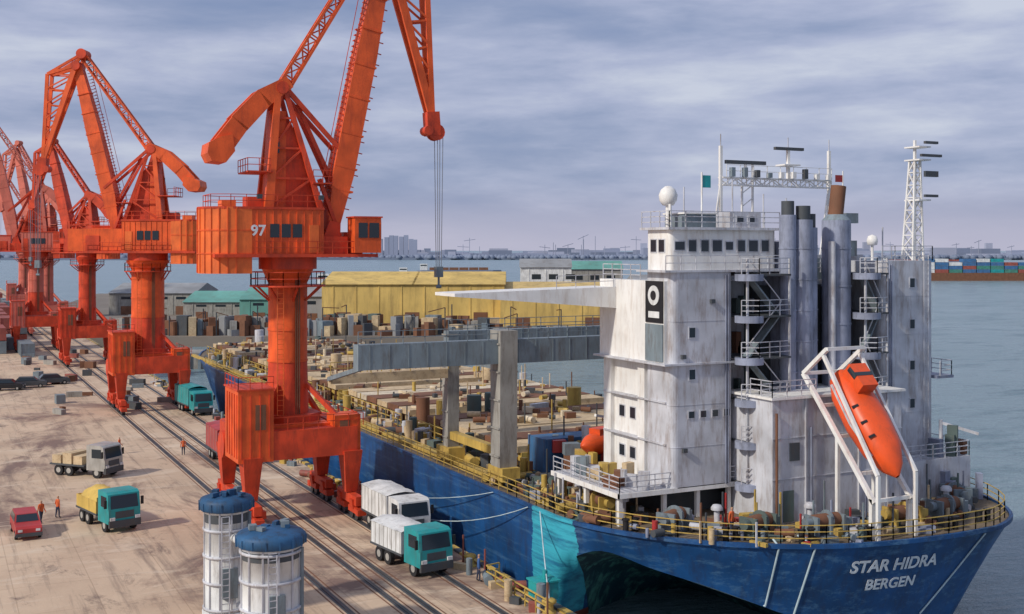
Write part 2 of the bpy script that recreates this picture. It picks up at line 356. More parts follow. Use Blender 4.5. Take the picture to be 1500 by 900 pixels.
    for sd in(-1,1):
        for i in range(9):
            r=-3.0+i*0.62; u.box(P(r,sd*2.43-0.03,20.7),P(r+0.05,sd*2.43+0.03,24.0),main)
        for r in(-2.0,-1.1,-0.2):
            a,c=(2.40,2.47) if sd>0 else (-2.47,-2.40)
            u.box(P(r,a,21.9),P(r+0.72,c,22.95),'glass'); 
        a,c=(2.40,2.47) if sd>0 else (-2.47,-2.40)
        u.box(P(1.1,a,20.7),P(1.9,c,22.9),light)
        u.rail([P(-3.2,sd*2.68,20.6),P(6.6,sd*2.68,20.6)],dark,1.0*s,1.2,0.055,2)
    u.rail([P(-6.4,-1.6,24.28),P(-5,-2.3,24.28),P(2.2,-2.3,24.28),P(2.2,2.3,24.28),P(-5,2.3,24.28),P(-6.4,1.6,24.28),P(-6.4,-1.6,24.28)],dark,0.95*s,1.2,0.05,2)
    u.box(P(-3.5,-1.2,24.28),P(-2.2,0.6,25.1),dark); u.box(P(-5.4,-0.8,24.28),P(-4.3,0.8,24.8),light)
    u.box(P(4.7,-2.9,20.7),P(6.9,-0.9,23.5),main); u.box(P(6.9,-2.75,21.5),P(6.96,-1.05,23.2),'glass')
    for q0,q1 in((5.0,5.75),(5.9,6.7)): u.box(P(q0,-2.96,21.9),P(q1,-2.9,23.1),'glass')
    u.box(P(4.6,-3.0,23.5),P(7.0,-0.8,23.62),dark)
    u.box(P(4.9,0.8,20.6),P(6.5,2.4,22.4),dark)
    u.box(P(2.3,-1.9,20.6),P(4.4,1.9,22.0),dark)
    for t in(-1.3,1.3): u.tbox(P(3.0,t,20.6),P(3.5,t,23.2),0.4,1.8,0.4,0.9,dark)
    for t in(-1.0,1.0): u.tbox(P(4.0,t,22.0),P(2.2,t*1.4,26.6),0.25,0.3,0.25,0.3,dark)
    u.tbox(P(3.4,0,22.5),P(4.35,0,27.2),2.4,0.9,2.2,1.75,main); u.tbox(P(4.35,0,27.2),P(6.4,0,37),2.2,1.75,1.7,1.75,main); u.tbox(P(6.4,0,37),P(8.2,0,45.8),1.7,1.75,1.1,1.1,main)
    if detail:
        for k in range(46):
            t=k/45; r=3.9+(8.0-3.9)*t; z=24.5+(45.2-24.5)*t; w=1.0 if 0.1<t<0.7 else 0.8
            u.beam(P(r-w-0.2,-0.75,z+0.25),P(r-w-0.2,-0.25,z+0.25),0.07,dark); u.beam(P(r-w-0.2,-0.5,z+0.2),P(r-w+0.2,-0.5,z+0.1),0.07,dark)
            if k%2==0: u.beam(P(r+w-0.2,-0.5,z-0.2),P(r+w+0.25,-0.5,z-0.3),0.08,dark)
        u.beam(P(2.8,-0.75,24.9),P(7.0,-0.75,45.6),0.07,dark); u.beam(P(2.4,-0.75,25.4),P(6.6,-0.75,46.1),0.05,dark)
    for t in (0.12,0.2,0.32,0.45,0.57,0.7,0.82): 
        r=3.6+4.6*t; z=23+22.8*t; k_=1.9-0.5*max(0,t-0.6)/0.4; u.tbox(P(r,0,z),P(r+0.03,0,z+0.14),2.42*(1-t*0.42),k_,2.42*(1-t*0.42),k_,main)
    for t in(-0.7,0.7):
        u.tbox(P(12.3,t*0.5,31.6),P(11.6,t,44.6),0.28,0.45,0.28,0.45,main)
        u.tbox(P(12.2,t*0.5,32.4),P(8.3,t,45.8),0.3,0.6,0.3,0.7,main)
        u.beam(P(11.6,t,44.6),P(7.6,t*0.8,47.5),0.32,main); u.beam(P(8.3,t,45.8),P(7.6,t*0.8,47.5),0.35,main); u.beam(P(11.6,t,44.6),P(8.3,t,45.8),0.35,main)
        for k in range(6):
            a=k/6; u.beam(P(11.6+0.7*a,t*(1-a*0.5),44.6-13*a),P(8.3+3.9*(a+0.1),t*(1-a*0.5),45.8-13.4*(a+0.1)),0.16,main)
            u.beam(P(11.6+0.7*(a+0.16),t*(1-a*0.5),44.6-13*(a+0.16)),P(8.3+3.9*(a+0.1),t*(1-a*0.5),45.8-13.4*(a+0.1)),0.16,main)
    for k in range(7):
        a=k/7; u.beam(P(11.6+0.7*a,-0.7*(1-a/2),44.6-13*a),P(11.6+0.7*a,0.7*(1-a/2),44.6-13*a),0.14,main)
    u.cyl(P(8.25,-1.0,45.8),P(8.25,1.0,45.8),0.55*s,dark,n=14)
    u.cyl(P(7.6,-0.9,47.5),P(7.6,0.9,47.5),0.6*s,dark,n=14)
    u.tbox(P(12.3,0,32.6),P(12.45,0,30.6),1.2,1.1,1.0,1.2,dark)
    for t in(-0.35,0.35): u.cyl(P(12.7,t-0.12,30.9),P(12.7,t+0.12,30.9),0.7*s,dark,n=16)
    u.cyl(P(11.9,-0.6,31.0),P(11.9,0.6,31.0),0.4*s,dark,n=12)
    u.truss(P(-0.6,0,33.6),P(7.6,0,47.3),0.9*s,0.75*s,main,12,0.1,0.055)
    for t in(-1,1):
        u.tbox(P(-1.9,t*1.5,24.2),P(-1.0,t*0.9,33.8),0.5,0.7,0.4,0.5,main)
        u.tbox(P(2.3,t*1.5,24.2),P(-0.5,t*0.9,33.8),0.35,0.45,0.3,0.35,dark)
        for k in range(4):
            a=k/4; z=24.2+9.6*a; z2=24.2+9.6*(a+0.25)
            u.beam(P(-1.9+0.9*a,t*(1.5-0.6*a),z),P(2.3-2.8*(a+0.25),t*(1.5-0.6*(a+.25)),z2),0.16,dark)
            u.beam(P(2.3-2.8*(a+.25),t*(1.5-0.6*(a+.25)),z2),P(-1.9+0.9*(a+.25),t*(1.5-0.6*(a+.25)),z2),0.16,dark)
    u.tbox(P(-1.2,0,24.2),P(-0.9,0,32.0),2.2,1.5,1.4,1.2,main)
    u.sprism([(a*s,Z(z)) for a,z in[(-0.4,24.2),(2.4,24.2),(1.4,28.2),(0.1,31.0),(-0.4,31.0)]],-0.8*s,0.8*s,dark)
    u.box(P(-1.7,-1.16,28.6),P(-0.95,-1.08,29.8),'glass')
    u.box(P(-3.6,-1.8,27.0),P(-1.6,1.8,27.12),dark); u.rail([P(-1.8,-1.8,27.1),P(-3.6,-1.8,27.1),P(-3.6,1.8,27.1)],dark,1.0*s,1.0,0.055,2)
    u.box(P(1.6,-1.8,26.2),P(3.2,1.8,26.3),dark); u.rail([P(1.6,-1.8,26.3),P(3.2,-1.8,26.3)],dark,1.0*s,1.0,0.055,2)
    for t in(-0.9,0.9):
        u.tbox(P(-0.1,t,34.3),P(-2.2,t,32.9),0.5,1.0,0.5,1.5,main); u.tbox(P(-2.1,t,33.0),P(-4.1,t,30.8),0.5,1.5,0.5,1.6,main)
        u.tbox(P(-4.0,t,30.9),P(-5.3,t,29.1),0.5,1.5,0.5,1.6,main)
        u.tbox(P(-0.5,t,33.9),P(4.9,t,28.2),0.3,0.4,0.25,0.3,dark)
        u.tbox(P(0.6,t*0.6,32.6),P(4.3,t*0.6,24.8),0.2,0.3,0.2,0.3,dark)
    u.tbox(P(-1.5,0,33.3),P(-4.6,0,30.0),1.5,0.7,1.5,0.8,main)
    u.sprism([(a*s,Z(z)) for a,z in[(-4.7,29.9),(-4.5,28.6),(-5.2,27.7),(-6.3,27.8),(-6.6,28.4),(-6.5,29.2),(-5.6,29.7)]],-1.5*s,1.5*s,main)
    u.cyl(P(-0.7,-1.2,33.8),P(-0.7,1.2,33.8),0.5*s,dark,n=14)
    for r,z in((-3.0,24.9),(1.9,24.9)): u.box(P(r,-2.5,z),P(r+0.4,-2.2,z+0.35),'darkgrey')
    u.make('slewing_superstructure',root,rz=slew)
    rp=MB()
    for t in(-0.35,0.35):
        for r in (12.75,13.25): rp.cyl(P(r,t,30.7),P(13.0+(r-13)*0.6,t*0.6,19.4),0.03,'rope',n=6)
    for t in(-0.3,0.3):
        rp.cyl(P(12.3,t,31.2),P(8.2,t,47.9),0.03,'rope',n=6); rp.cyl(P(8.0,t,47.9),P(-0.7,t,34.4),0.03,'rope',n=6)
    rp.box(P(12.7,-0.3,18.6),P(13.3,0.3,19.5),'slate'); rp.cyl(P(13,0,18.6),P(13,0,17.9),0.1,'slate',n=8); rp.cyl(P(12.8,0,17.8),P(13.2,0,17.8),0.15,'slate',n=8)
    rp.make('hoist_rope',root,rz=slew)
    if sign: 
        o=text('number_sign',sign,1.15*s,'letter',root)
        o.matrix_basis=Matrix.Rotation(slew,4,'Z')@Matrix.Translation(P(-2.95,-2.56,22.4))@Matrix.Rotation(R(90),4,'X')
    return root
right_ang=math.atan2(-SA,CA)
crane(25.6,91.5,right_ang+R(25),1.0,sign='97')
crane(25.6,159,right_ang+R(180),1.12,colr=2.1,lower=0.18,longhouse=True)
crane(25.6,226,right_ang+R(172),0.86,main='red',light='orange',colr=1.5,detail=False,lower=0.15)
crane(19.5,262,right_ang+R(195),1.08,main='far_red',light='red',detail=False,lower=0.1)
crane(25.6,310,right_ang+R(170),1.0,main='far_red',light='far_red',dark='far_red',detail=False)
crane(25.6,390,right_ang+R(185),1.0,main='far_red',light='far_red',dark='far_red',detail=False)

# ------------------------------------------------------------------ ship
ship=empty('cargo_ship')
DZ=4.2
port=[ # x,y,zk, kx,ky, bx,by
 (35.0,150,0.5,35.0,150,35.3,150),(35.0,110,0.5,35.0,110,35.3,110),(35.0,80,0.5,35.0,80,35.3,80),(35.0,70,1.0,35.0,70,35.2,70),
 (35.0,66.5,1.0,35.0,66.5,35.3,67),(35.05,63.2,1.6,35.15,63.3,36.4,65.5),(35.9,60,2.7,36.3,60.5,44,69),(37.6,56.8,2.1,38.1,57.5,48,69.5),
 (40,54.0,1.3,40.6,54.8,49,69.5),(43,51.8,0.0,43.8,53.0,49.5,67),(46,50.4,-1.0,46.6,52.2,49.5,64),(49.5,49.6,-1.6,49.7,51.8,50,62),
 (53,49.3,-1.7,52.9,51.6,52,62),(56,49.4,-1.7,55.2,51.8,53,63),(58.3,49.8,-1.5,57.0,52.3,54,64),(61.3,51.8,0.3,59.8,54,56,66),(63.8,56,1.8,63,57,58,68),(65,63,3,64.8,63.5,61,70),
 (65,70,1,65,70,64.5,72),(65,90,0.5,65,90,64.7,90),(65,150,0.5,65,150,64.7,150)]
bow=[(64,175,0.5,63,174,62,172),(60.5,192,0.5,58.5,190,57,186),(55,203,0.5,53.5,199,52,194),(50,208,0.5,50,203,50,197),(45,203,0.5,46.5,199,48,194),(39.5,192,0.5,41.5,190,43,186),(36,175,0.5,37,174,38,172)]
ring=port+bow
def cr(p0,p1,p2,p3,t):
    return tuple(0.5*((2*b_)+(-a+c)*t+(2*a-5*b_+4*c-d)*t*t+(-a+3*b_-3*c+d)*t**3) for a,b_,c,d in zip(p0,p1,p2,p3))
fine=[]
n=len(ring)
for i in range(n):
    p1,p2=ring[i],ring[(i+1)%n]
    straight=(abs(p1[0]-p2[0])<0.03 and abs(p1[1]-p2[1])>9)
    for k in range(1 if straight else 5):
        t=k/5
        fine.append(p1 if k==0 else cr(ring[i-1],p1,p2,ring[(i+2)%n],t))
nf=len(fine)
rows=[]
rows.append([(p[0],p[1],DZ) for p in fine])
for f in (0.33,0.66): rows.append([(p[0]+(p[3]-p[0])*f,p[1]+(p[4]-p[1])*f,DZ+(p[2]-DZ)*f) for p in fine])
rows.append([(p[3],p[4],p[2]) for p in fine])
for f in (0.3,0.6,1.0): rows.append([(p[3]+(p[5]-p[3])*f**0.6,p[4]+(p[6]-p[4])*f**0.6,p[2]+(-4.0-p[2])*f) for p in fine])
vs=[v for r in rows for v in r]
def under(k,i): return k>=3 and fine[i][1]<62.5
fa=[];fb=[];fs=[]
for k in range(len(rows)-1):
    for i in range(nf):
        q_=(k*nf+(i+1)%nf,k*nf+i,(k+1)*nf+i,(k+1)*nf+(i+1)%nf); fs.append(q_)
        (fb if under(k,i) else fa).append(q_)
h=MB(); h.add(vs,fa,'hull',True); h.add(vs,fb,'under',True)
h.add([(x,y,DZ-0.02) for x,y,z in rows[0]],[tuple(range(nf))],'deck')
hull=h.make('hull',ship)
bvh=BVHTree.FromPolygons([Vector(v) for v in vs],fs)
g=MB()
top=rows[0]
for i in range(nf):
    a=top[i];c=top[(i+1)%nf]; g.beam(a,c,0.22,'hull',0.25)
g.make('gunwale',ship)
def conform(ob,cx,cz):
    me=ob.data
    for v in me.vertices:
        x=cx+v.co.x; z=cz+v.co.y; e=v.co.z
        hit=bvh.ray_cast(Vector((x,40,z)),Vector((0,1,0)))
        y=hit[0].y-0.04-e if hit[0] else 50
        v.co=(x,y,z)
t1=text('ship_name','STAR HIDRA',1.05,'letter',ship); conform(t1,49.9,2.75)
t2=text('home_port','BERGEN',0.92,'letter',ship); conform(t2,49.9,1.55)
r=MB()
seg=[(x,y,DZ) for x,y,z in top]
def inset(p,d=0.35):
    v=Vector((p[0]-50,p[1]-(70 if p[1]<70 else p[1]),0)); 
    if v.length: v.normalize()
    return (p[0]-v.x*d,p[1]-v.y*d,p[2])
i0=next(i for i,p in enumerate(seg) if p[1]<112)
run=[]
for p in seg[i0:]:
    if p[1]>=112: break
    run.append(inset(p))
r.rail([run[i] for i in range(0,len(run),2)]+[run[-1]],'yellow',1.1,1.4,0.05,3)
r.rail([(35.4,112,DZ),(35.4,170,DZ)],'yellow',1.1,2.5,0.06,3)
r.make('deck_railing',ship)

def windows(b,face,coords,w,hh,z):
    ax,val=face
    for c in coords:
        if ax=='y':
            b.box((c-w/2-0.07,val-0.04,z-hh/2-0.07),(c+w/2+0.07,val+0.02,z+hh/2+0.07),'whitegrey'); b.box((c-w/2,val-0.055,z-hh/2),(c+w/2,val-0.02,z+hh/2),'glass')
        else:
            b.box((val-0.04,c-w/2-0.07,z-hh/2-0.07),(val+0.02,c+w/2+0.07,z+hh/2+0.07),'whitegrey'); b.box((val-0.055,c-w/2,z-hh/2),(val-0.02,c+w/2,z+hh/2),'glass')
a=MB()
def rounded(x0,y0,x1,y1,rd,n=5):
    o=[]
    for cx,cy,st in((x1-rd,y1-rd,0),(x0+rd,y1-rd,90),(x0+rd,y0+rd,180),(x1-rd,y0+rd,270)):
        for i in range(n+1):
            t=R(st+90*i/n); o.append((cx+rd*math.cos(t),cy+rd*math.sin(t)))
    return o
a.prism(rounded(40.7,59.5,45.5,62.5,0.5),6.2,19.6,'whitegrey')
a.prism(rounded(57,58.5,61.8,62.5,0.5),DZ,20.2,'whitegrey')
a.box((41.3,62.0,6.2),(60.9,67.4,18.9),'whitegrey')
a.box((40.45,59.9,13.9),(41.6,67.6,19.0),'white')
a.box((40.7,62.5,6.2),(41.35,63.3,13.9),'white'); a.box((40.7,66.6,6.2),(41.35,67.5,13.9),'white')
a.box((41.0,59.9,6.2),(41.7,67.5,13.9),'white')
a.box((40.1,59.3,13.8),(46.0,67.9,13.92),'whitegrey')
for z in (8.8,11.4): a.box((40.6,60.0,z),(41.1,67.4,z+0.1),'whitegrey')
windows(a,('x',41.0),(64.3,65.6),0.6,0.7,7.7); windows(a,('x',41.0),(64.3,65.6),0.6,0.7,10.3)
for z in (8.7,11.3,13.9,16.5): a.prism(rounded(40.68,59.48,45.52,62.4,0.5),z,z+0.03,'whitegrey')
for z in (7.2,9.9,12.6,15.2,17.8): a.prism(rounded(56.98,58.48,61.82,62.4,0.5),z,z+0.03,'whitegrey')
for x in (45.0,44.8): a.cyl((x,59.44,6.2),(x,59.44,19.4),0.05,'grey',n=6)
for x in (57.6,57.8): a.cyl((x,58.44,4.2),(x,58.44,20),0.05,'grey',n=6)
for x in (60.7,61.1): a.beam((x,58.38,7.5),(x,58.38,20.6),0.05,'whitegrey')
for i in range(36): a.beam((60.7,58.38,7.7+i*0.36),(61.1,58.38,7.7+i*0.36),0.035,'whitegrey')
windows(a,('y',59.5),(42.25,),0.42,0.6,15.8); windows(a,('y',59.5),(42.25,),0.42,0.6,13.2)
windows(a,('y',59.5),(42.2,43.1,44.0,44.9),0.4,0.4,10.7)
for z in(18.7,15.9,13.1,10.5): windows(a,('y',58.5),(59.7,),0.4,0.6,z)
for x,z in((41.4,14.2),(43.6,17.6),(41.5,8.4)): a.box((x,59.3,z),(x+0.3,59.5,z+0.25),'darkgrey')
a.box((40.38,59.95,16.4),(40.44,61.9,19.0),'black')
a.cyl((40.37,60.92,18.1),(40.33,60.92,18.1),0.62,'tarpwhite',n=20); a.cyl((40.33,60.92,18.1),(40.30,60.92,18.1),0.3,'black',n=16)
a.box((40.34,60.3,16.7),(40.37,61.5,17.1),'tarpwhite')
a.box((40.36,59.95,14.0),(40.43,61.9,16.3),'slate')
# bridge
a.prism(rounded(40.9,59.9,49.2,62.6,0.3),19.6,22.2,'white'); a.box((40.6,59.6,22.2),(49.4,62.9,22.36),'whitegrey')
for i,c in enumerate([41.6+i*0.95 for i in range(8)]): windows(a,('y',59.9),(c,),0.55 if i%3 else 0.7,0.7 if i%4 else 0.5,21.2)
for c in (60.8,61.7): windows(a,('x',40.9),(c,),0.6,0.75,21.2)
a.box((40.2,59.4,19.55),(49.4,62.7,19.68),'whitegrey')
a.box((42.2,60.2,22.36),(44.6,62.4,23.2),'slate'); a.box((42.1,60.1,23.2),(44.7,62.5,23.3),'white')
a.box((46,60.6,22.36),(48.5,62.6,23.4),'whitegrey'); windows(a,('y',60.6),(46.8,47.7),0.5,0.4,22.9)
a.rail([(40.7,62.8,22.36),(40.7,59.7,22.36),(49.3,59.7,22.36)],'whitegrey',1.0,1.2,0.05,3)
a.rail([(40.6,67.4,19.0),(40.6,62.8,19.0)],'whitegrey',1.0,1.2,0.05,3)
a.rail([(49.3,59.5,19.68),(40.3,59.5,19.68)],'whitegrey',0.9,1.2,0.045,2)
a.box((44,63.5,18.9),(60,67,20.6),'whitegrey'); a.box((50,62.3,18.9),(56.5,63.5,20.4),'slate')
a.rail([(50,61.9,19.4),(57,61.9,19.4)],'whitegrey',1.0,1.2,0.05,3)
a.rail([(57.1,58.6,20.2),(61.7,58.6,20.2),(61.7,62.4,20.2)],'whitegrey',1.0,1.2,0.05,3)
a.add([(40.5,65.5,18.5),(28.8,65.5,18.25),(28.8,65.5,18.05),(40.5,65.5,17.1),(40.5,68.6,18.5),(28.8,68.6,18.25),(28.8,68.6,18.05),(40.5,68.6,17.1)],
      [(0,1,2,3),(7,6,5,4),(0,4,5,1),(1,5,6,2),(2,6,7,3),(3,7,4,0)],'white')
a.rail([(40.3,65.6,18.45),(36,65.6,18.35)],'whitegrey',0.9,1.6,0.04,2)
a.make('accommodation_tower',ship)
s_=MB()
for (x0,x1,y0) in ((45.55,49.0,58.2),(55.0,57.0,57.9)):
    for k in range(6):
        z=6.2+2.62*k
        s_.box((x0,y0,z),(x1,62,z+0.12),'darkgrey')
        s_.cyl((x0+0.3,y0+0.25,z-0.3),(x0+0.3,y0+0.25,z+0.12),0.9,'grey',n=16)
        s_.rail([(x0-0.4,y0+0.1,z+0.12),(x0+0.5,y0-0.5,z+0.12),(x1-0.1,y0,z+0.12)],'whitegrey',1.0,0.9,0.05,3)
        if k<5:
            sg=1 if k%2 else -1; mx_=(x0+x1)/2; hw=(x1-x0)*0.36
            s_.tbox((mx_-sg*hw,y0+0.8,z+0.1),(mx_+sg*hw,y0+0.8,z+2.7),0.7,0.1,0.7,0.1,'slate')
            s_.beam((mx_-sg*hw,y0+0.4,z+1.0),(mx_+sg*hw,y0+0.4,z+3.6),0.06,'whitegrey')
        s_.box((x1-0.8,61.9,z+0.15),(x1-0.1,61.96,z+2.0),'greendark')
        for j in range(3):
            xx=random.uniform(x0+0.2,x1-0.5); s_.box((xx,61.4,z+0.12),(xx+random.uniform(.2,.6),61.9,z+random.uniform(.5,1.8)),random.choice(['slate','darkgrey','whitegrey','brown','greendark']))
    for x in(x0+0.05,x1-0.05): s_.beam((x,y0+0.1,6.2),(x,y0+0.1,20.4),0.12,'whitegrey')
s_.box((48.6,60.8,6.2),(56,62.05,18.6),'darkgrey')
s_.make('external_stairs',ship)
f=MB()
dx=-0.45
f.box((49.9+dx,59.4,11.8),(52.1+dx,61.2,21.5),'grey')
for x,y,rr,z in((50.0,59.2,0.55,23.2),(51.1,59.0,0.62,22.9),(52.0,59.4,0.5,22.4)):
    x+=dx
    f.cyl((x,y,11.8),(x,y,z),rr,'grey',n=20); f.cyl((x,y,z),(x,y,z+0.9),rr*0.75,'darkgrey',n=16)
    for zz in(13,15,17,19,21): f.cyl((x,y,zz),(x,y,zz+0.08),rr+0.04,'grey',n=20)
f.cyl((54.0,59.6,11.8),(54.0,59.6,22.9),0.95,'grey',n=24); f.cyl((54.0,59.6,22.9),(54.0,59.6,23.3),0.95,'slate',r2=0.6,n=24)
f.cyl((53.9,59.6,23.0),(54.2,59.6,25.2),0.5,'brown',n=16)
f.cyl((53.0,58.9,11.8),(53.0,58.9,21.5),0.25,'whitegrey',n=12)
for zz in(13.5,16,18.5,21): f.cyl((54.0,59.6,zz),(54.0,59.6,zz+0.1),1.0,'grey',n=24)
f.make('exhaust_funnels',ship)
c=MB()
c.box((45.7,56,DZ),(56.2,60.6,11.8),'whitegrey'); c.box((45.5,55.8,11.8),(56.4,60.7,11.95),'white')
c.rail([(45.6,58,11.95),(45.6,55.9,11.95),(49,55.9,11.95)],'whitegrey',1,1,0.05,3)
c.box((47.0,55.92,8.0),(47.75,55.98,9.1),'darkgrey'); c.box((46.5,55.93,DZ+.1),(47.3,55.98,6.2),'greendark')
for x in (48.2,52.5,54.9): c.box((x,55.9,DZ),(x+0.12,56,11.8),'whitegrey')
for z in (6.9,9.4): c.box((45.66,55.96,z),(56.24,56,z+0.05),'whitegrey')
windows(c,('y',56.0),(53.5,),0.5,0.6,8.6)
c.cyl((45.9,55.85,DZ),(45.9,55.85,11),0.08,'brown',n=8); c.cyl((48.6,55.85,DZ),(48.6,55.85,10),0.06,'grey',n=8)
c.box((37.0,59.6,6.05),(46.2,68,6.2),'whitegrey'); c.box((36.9,59.5,5.95),(46.2,59.6,6.25),'white'); c.box((36.9,59.5,5.95),(37.0,68,6.25),'white')
for x,y in((37.3,60),(37.3,64),(37.3,67.5),(40.5,60),(43,60),(45.4,60)): c.box((x-0.13,y-0.13,DZ),(x+0.13,y+0.13,6.05),'white')
c.rail([(46,59.7,6.2),(37.1,59.7,6.2),(37.1,68,6.2)],'whitegrey',1.0,1.2,0.05,3)
for i in range(16): 
    x=random.uniform(37.6,40.2); y=random.uniform(60.2,67.5); hh=random.uniform(0.3,1.2); c.cbox((x,y,6.2+hh/2),(random.uniform(.3,.8),random.uniform(.3,.9),hh),random.choice(['whitegrey','yellow','beige','slate','brown']),random.uniform(0,1))
c.box((41.5,61.5,DZ),(57,68,6.05),'darkgrey')
c.box((56.3,56.5,DZ),(63,58.4,7.0),'whitegrey'); c.rail([(56.3,56.6,7),(63,56.6,7),(63,60,7)],'whitegrey',1.0,1.2,0.05,3)
c.rail([(61.8,58,12.3),(63.2,58.3,12.3),(63.2,61,12.3)],'whitegrey',1.0,1.0,0.05,3); c.box((61.7,58.2,12.1),(63.3,61.5,12.3),'grey')
c.cyl((62.4,58.5,4.2),(62.4,58.5,9.2),0.14,'whitegrey'); c.beam((62.4,58.5,9),(63.8,56.5,8.4),0.18,'whitegrey')
for i in range(14):
    x=random.uniform(60,63.4); y=random.uniform(55.5,57.5); hh=random.uniform(0.5,2.2); c.cbox((x,y,7+hh/2 if y>56.6 else DZ+hh/2),(random.uniform(.2,.7),random.uniform(.3,.9),hh),random.choice(['whitegrey','grey','slate','brown','greendark']),random.uniform(0,1))
c.make('deck_house',ship)
m=MB()
for x in(47.8,57.3):
    m.beam((x,64,19),(x,64,28.0),0.2,'white'); m.beam((x-0.8,64,20.6),(x,64,25.6),0.1,'white')
m.truss((47.8,64,25.6),(57.3,64,25.6),0.5,0.5,'white',12,0.045,0.03)
m.box((48.2,63.9,26.8),(51.6,64.1,27.05),'darkgrey'); m.beam((49.9,64,25.8),(49.9,64,26.9),0.15,'white')
m.beam((53.6,64,25.8),(53.6,64,28.0),0.2,'white'); m.box((52.4,63.85,27.9),(54.9,64.1,28.1),'darkgrey'); m.box((52.9,63.5,26.8),(54.3,64.5,26.9),'white')
m.beam((50.5,64,19),(50.5,64,27),0.12,'white'); m.rail([(48,63.6,25.9),(57.2,63.6,25.9)],'white',0.8,1.2,0.04,2)
m.beam((49.6,64,19),(49.6,64,25.6),0.12,'white')
for i in range(7): m.beam((49.6,64,19.4+i*0.9),(50.5,64,20.0+i*0.9),0.06,'white')
for x in(47.8,57.3,53.6): m.beam((x,64,28),(x,64,28.8),0.05,'whitegrey')
for i in range(9):
    x=48.3+i*1.05; m.box((x,63.4,25.9),(x+0.3,63.7,26.1+random.uniform(0.1,0.7)),random.choice(['white','darkgrey','slate']))
m.truss((61.3,60,20.2),(61.5,60,27.2),1.0,0.5,'white',8,0.06,0.035)
m.beam((61.45,60,20.2),(61.5,60,28.6),0.16,'white')
for z,w in((27.4,1.9),(28.3,1.2),(24.6,1.2)): m.box((61.1,59.2,z-0.25),(62.2,60.6,z-0.15),'white'); m.box((61.7-w/2+0.4,59.0,z),(61.7+w/2+0.4,59.2,z+0.18),'darkgrey')
m.box((61.4,58.9,26),(62.6,59.1,26.4),'darkgrey')
m.cyl((41.5,61,22.3),(41.5,61,23.8),0.16,'white'); m.lathe((41.5,61,24.3),[(0.0,-0.6),(0.35,-0.55),(0.55,-0.25),(0.6,0.1),(0.45,0.45),(0.2,0.65),(0,0.68)],'white',18)
m.cyl((41.1,60.2,19.6),(41.1,60.2,23.8),0.1,'white')
m.cyl((44.8,62,23.2),(44.8,62,26.0),0.06,'white'); m.box((44.85,61.98,25.0),(45.5,62.02,25.8),'teal')
m.cyl((58.6,64,20),(58.6,64,26.6),0.05,'white'); m.box((57.9,63.98,25.8),(58.55,64.02,26.3),'carred')
for x,y,hh in((46.5,61,25.5),(48.7,60.6,24.6),(52.6,63,24.5),(56,62.5,24.0),(58.5,60,22.5),(43.4,62,25)): m.cyl((x,y,19.6),(x,y,hh),0.05,'whitegrey',n=6)
m.lathe((59.0,61.5,21.6),[(0,-.4),(.35,-.3),(.4,0),(.3,.3),(0,.42)],'white',12); m.cyl((59,61.5,20.2),(59,61.5,21.3),0.1,'white')
m.box((57.9,63,20.5),(59,63.8,21.6),'slate'); m.beam((57.3,62,19.5),(57.3,62,23.4),0.12,'whitegrey'); m.box((56.9,61.8,22.8),(58.0,62.2,23.5),'slate')
m.make('radar_mast',ship)
lb=empty('lifeboat')
A=Vector((50.1,55.2,13.3)); B=Vector((50.1,50.3,7.7)); ax=(B-A).normalized(); side=Vector((1,0,0)); up=side.cross(ax).normalized()
if up.z<0: up=-up
Lb=(B-A).length
q=MB(); prof=[(0,0.25,0.3),(0.05,0.75,0.7),(0.2,1.15,1.05),(0.5,1.3,1.15),(0.75,1.15,1.0),(0.92,0.6,0.6),(1.0,0.1,0.15)]
nn=18; v2=[]
for t,w,hh in prof:
    cpt=A+ax*(Lb*t)
    for i in range(nn):
        th=2*math.pi*i/nn; e=math.sin(th); cc=math.cos(th)
        v2.append(cpt+side*(w*math.copysign(abs(cc)**0.8,cc))+up*(hh*math.copysign(abs(e)**0.8,e)+0.15))
q.add(v2,[(k*nn+i,k*nn+(i+1)%nn,(k+1)*nn+(i+1)%nn,(k+1)*nn+i) for k in range(len(prof)-1) for i in range(nn)],'lifeorange',True)
q.add(v2[:nn],[tuple(range(nn))[::-1]],'lifeorange')
def lp(t,sx,u_): return A+ax*(Lb*t)+side*sx+up*u_
q.tbox(lp(0.08,0,1.35),lp(0.3,0,1.55),1.3,0.9,1.2,0.7,'lifeorange')
q.tbox(lp(0.1,0,1.6),lp(0.2,0,1.7),1.34,0.35,1.3,0.35,'glass')
for sx in(-1.29,1.29): q.beam(lp(0.12,sx*0.85,0.15),lp(0.5,sx*1.02,0.15),0.12,'whitegrey'); q.beam(lp(0.5,sx*1.02,0.15),lp(0.8,sx*0.8,0.15),0.12,'whitegrey')
for t in (0.4,0.55,0.68): q.beam(lp(t,-1.2,0.8),lp(t,-0.9,1.05),0.14,'glass')
q.make('boat_hull',lb)
q=MB()
for sx in(-1.45,1.45):
    q.beam(lp(-0.12,sx,-1.1),lp(1.12,sx,-1.1),0.26,'white'); q.beam(lp(-0.1,sx,1.1),lp(0.98,sx*1.02,0.2),0.2,'white')
    q.beam(lp(-0.1,sx,1.6),lp(-0.12,sx,-1.1),0.24,'white')
    p_=lp(1.08,sx,-1.1); q.beam(p_,(p_.x,p_.y,DZ),0.26,'white')
    p_=lp(0.98,sx,0.2); q.beam(p_,(p_.x,p_.y,DZ),0.2,'white')
    p_=lp(0.5,sx,-1.1); q.beam(p_,(p_.x,p_.y,DZ),0.22,'white')
for t,u_ in((-0.1,1.6),(-0.12,-1.1),(0.5,-1.15),(1.1,-1.1),(0.85,-1.15),(0.2,-1.15)): q.beam(lp(t,-1.5,u_),lp(t,1.5,u_),0.2,'white')
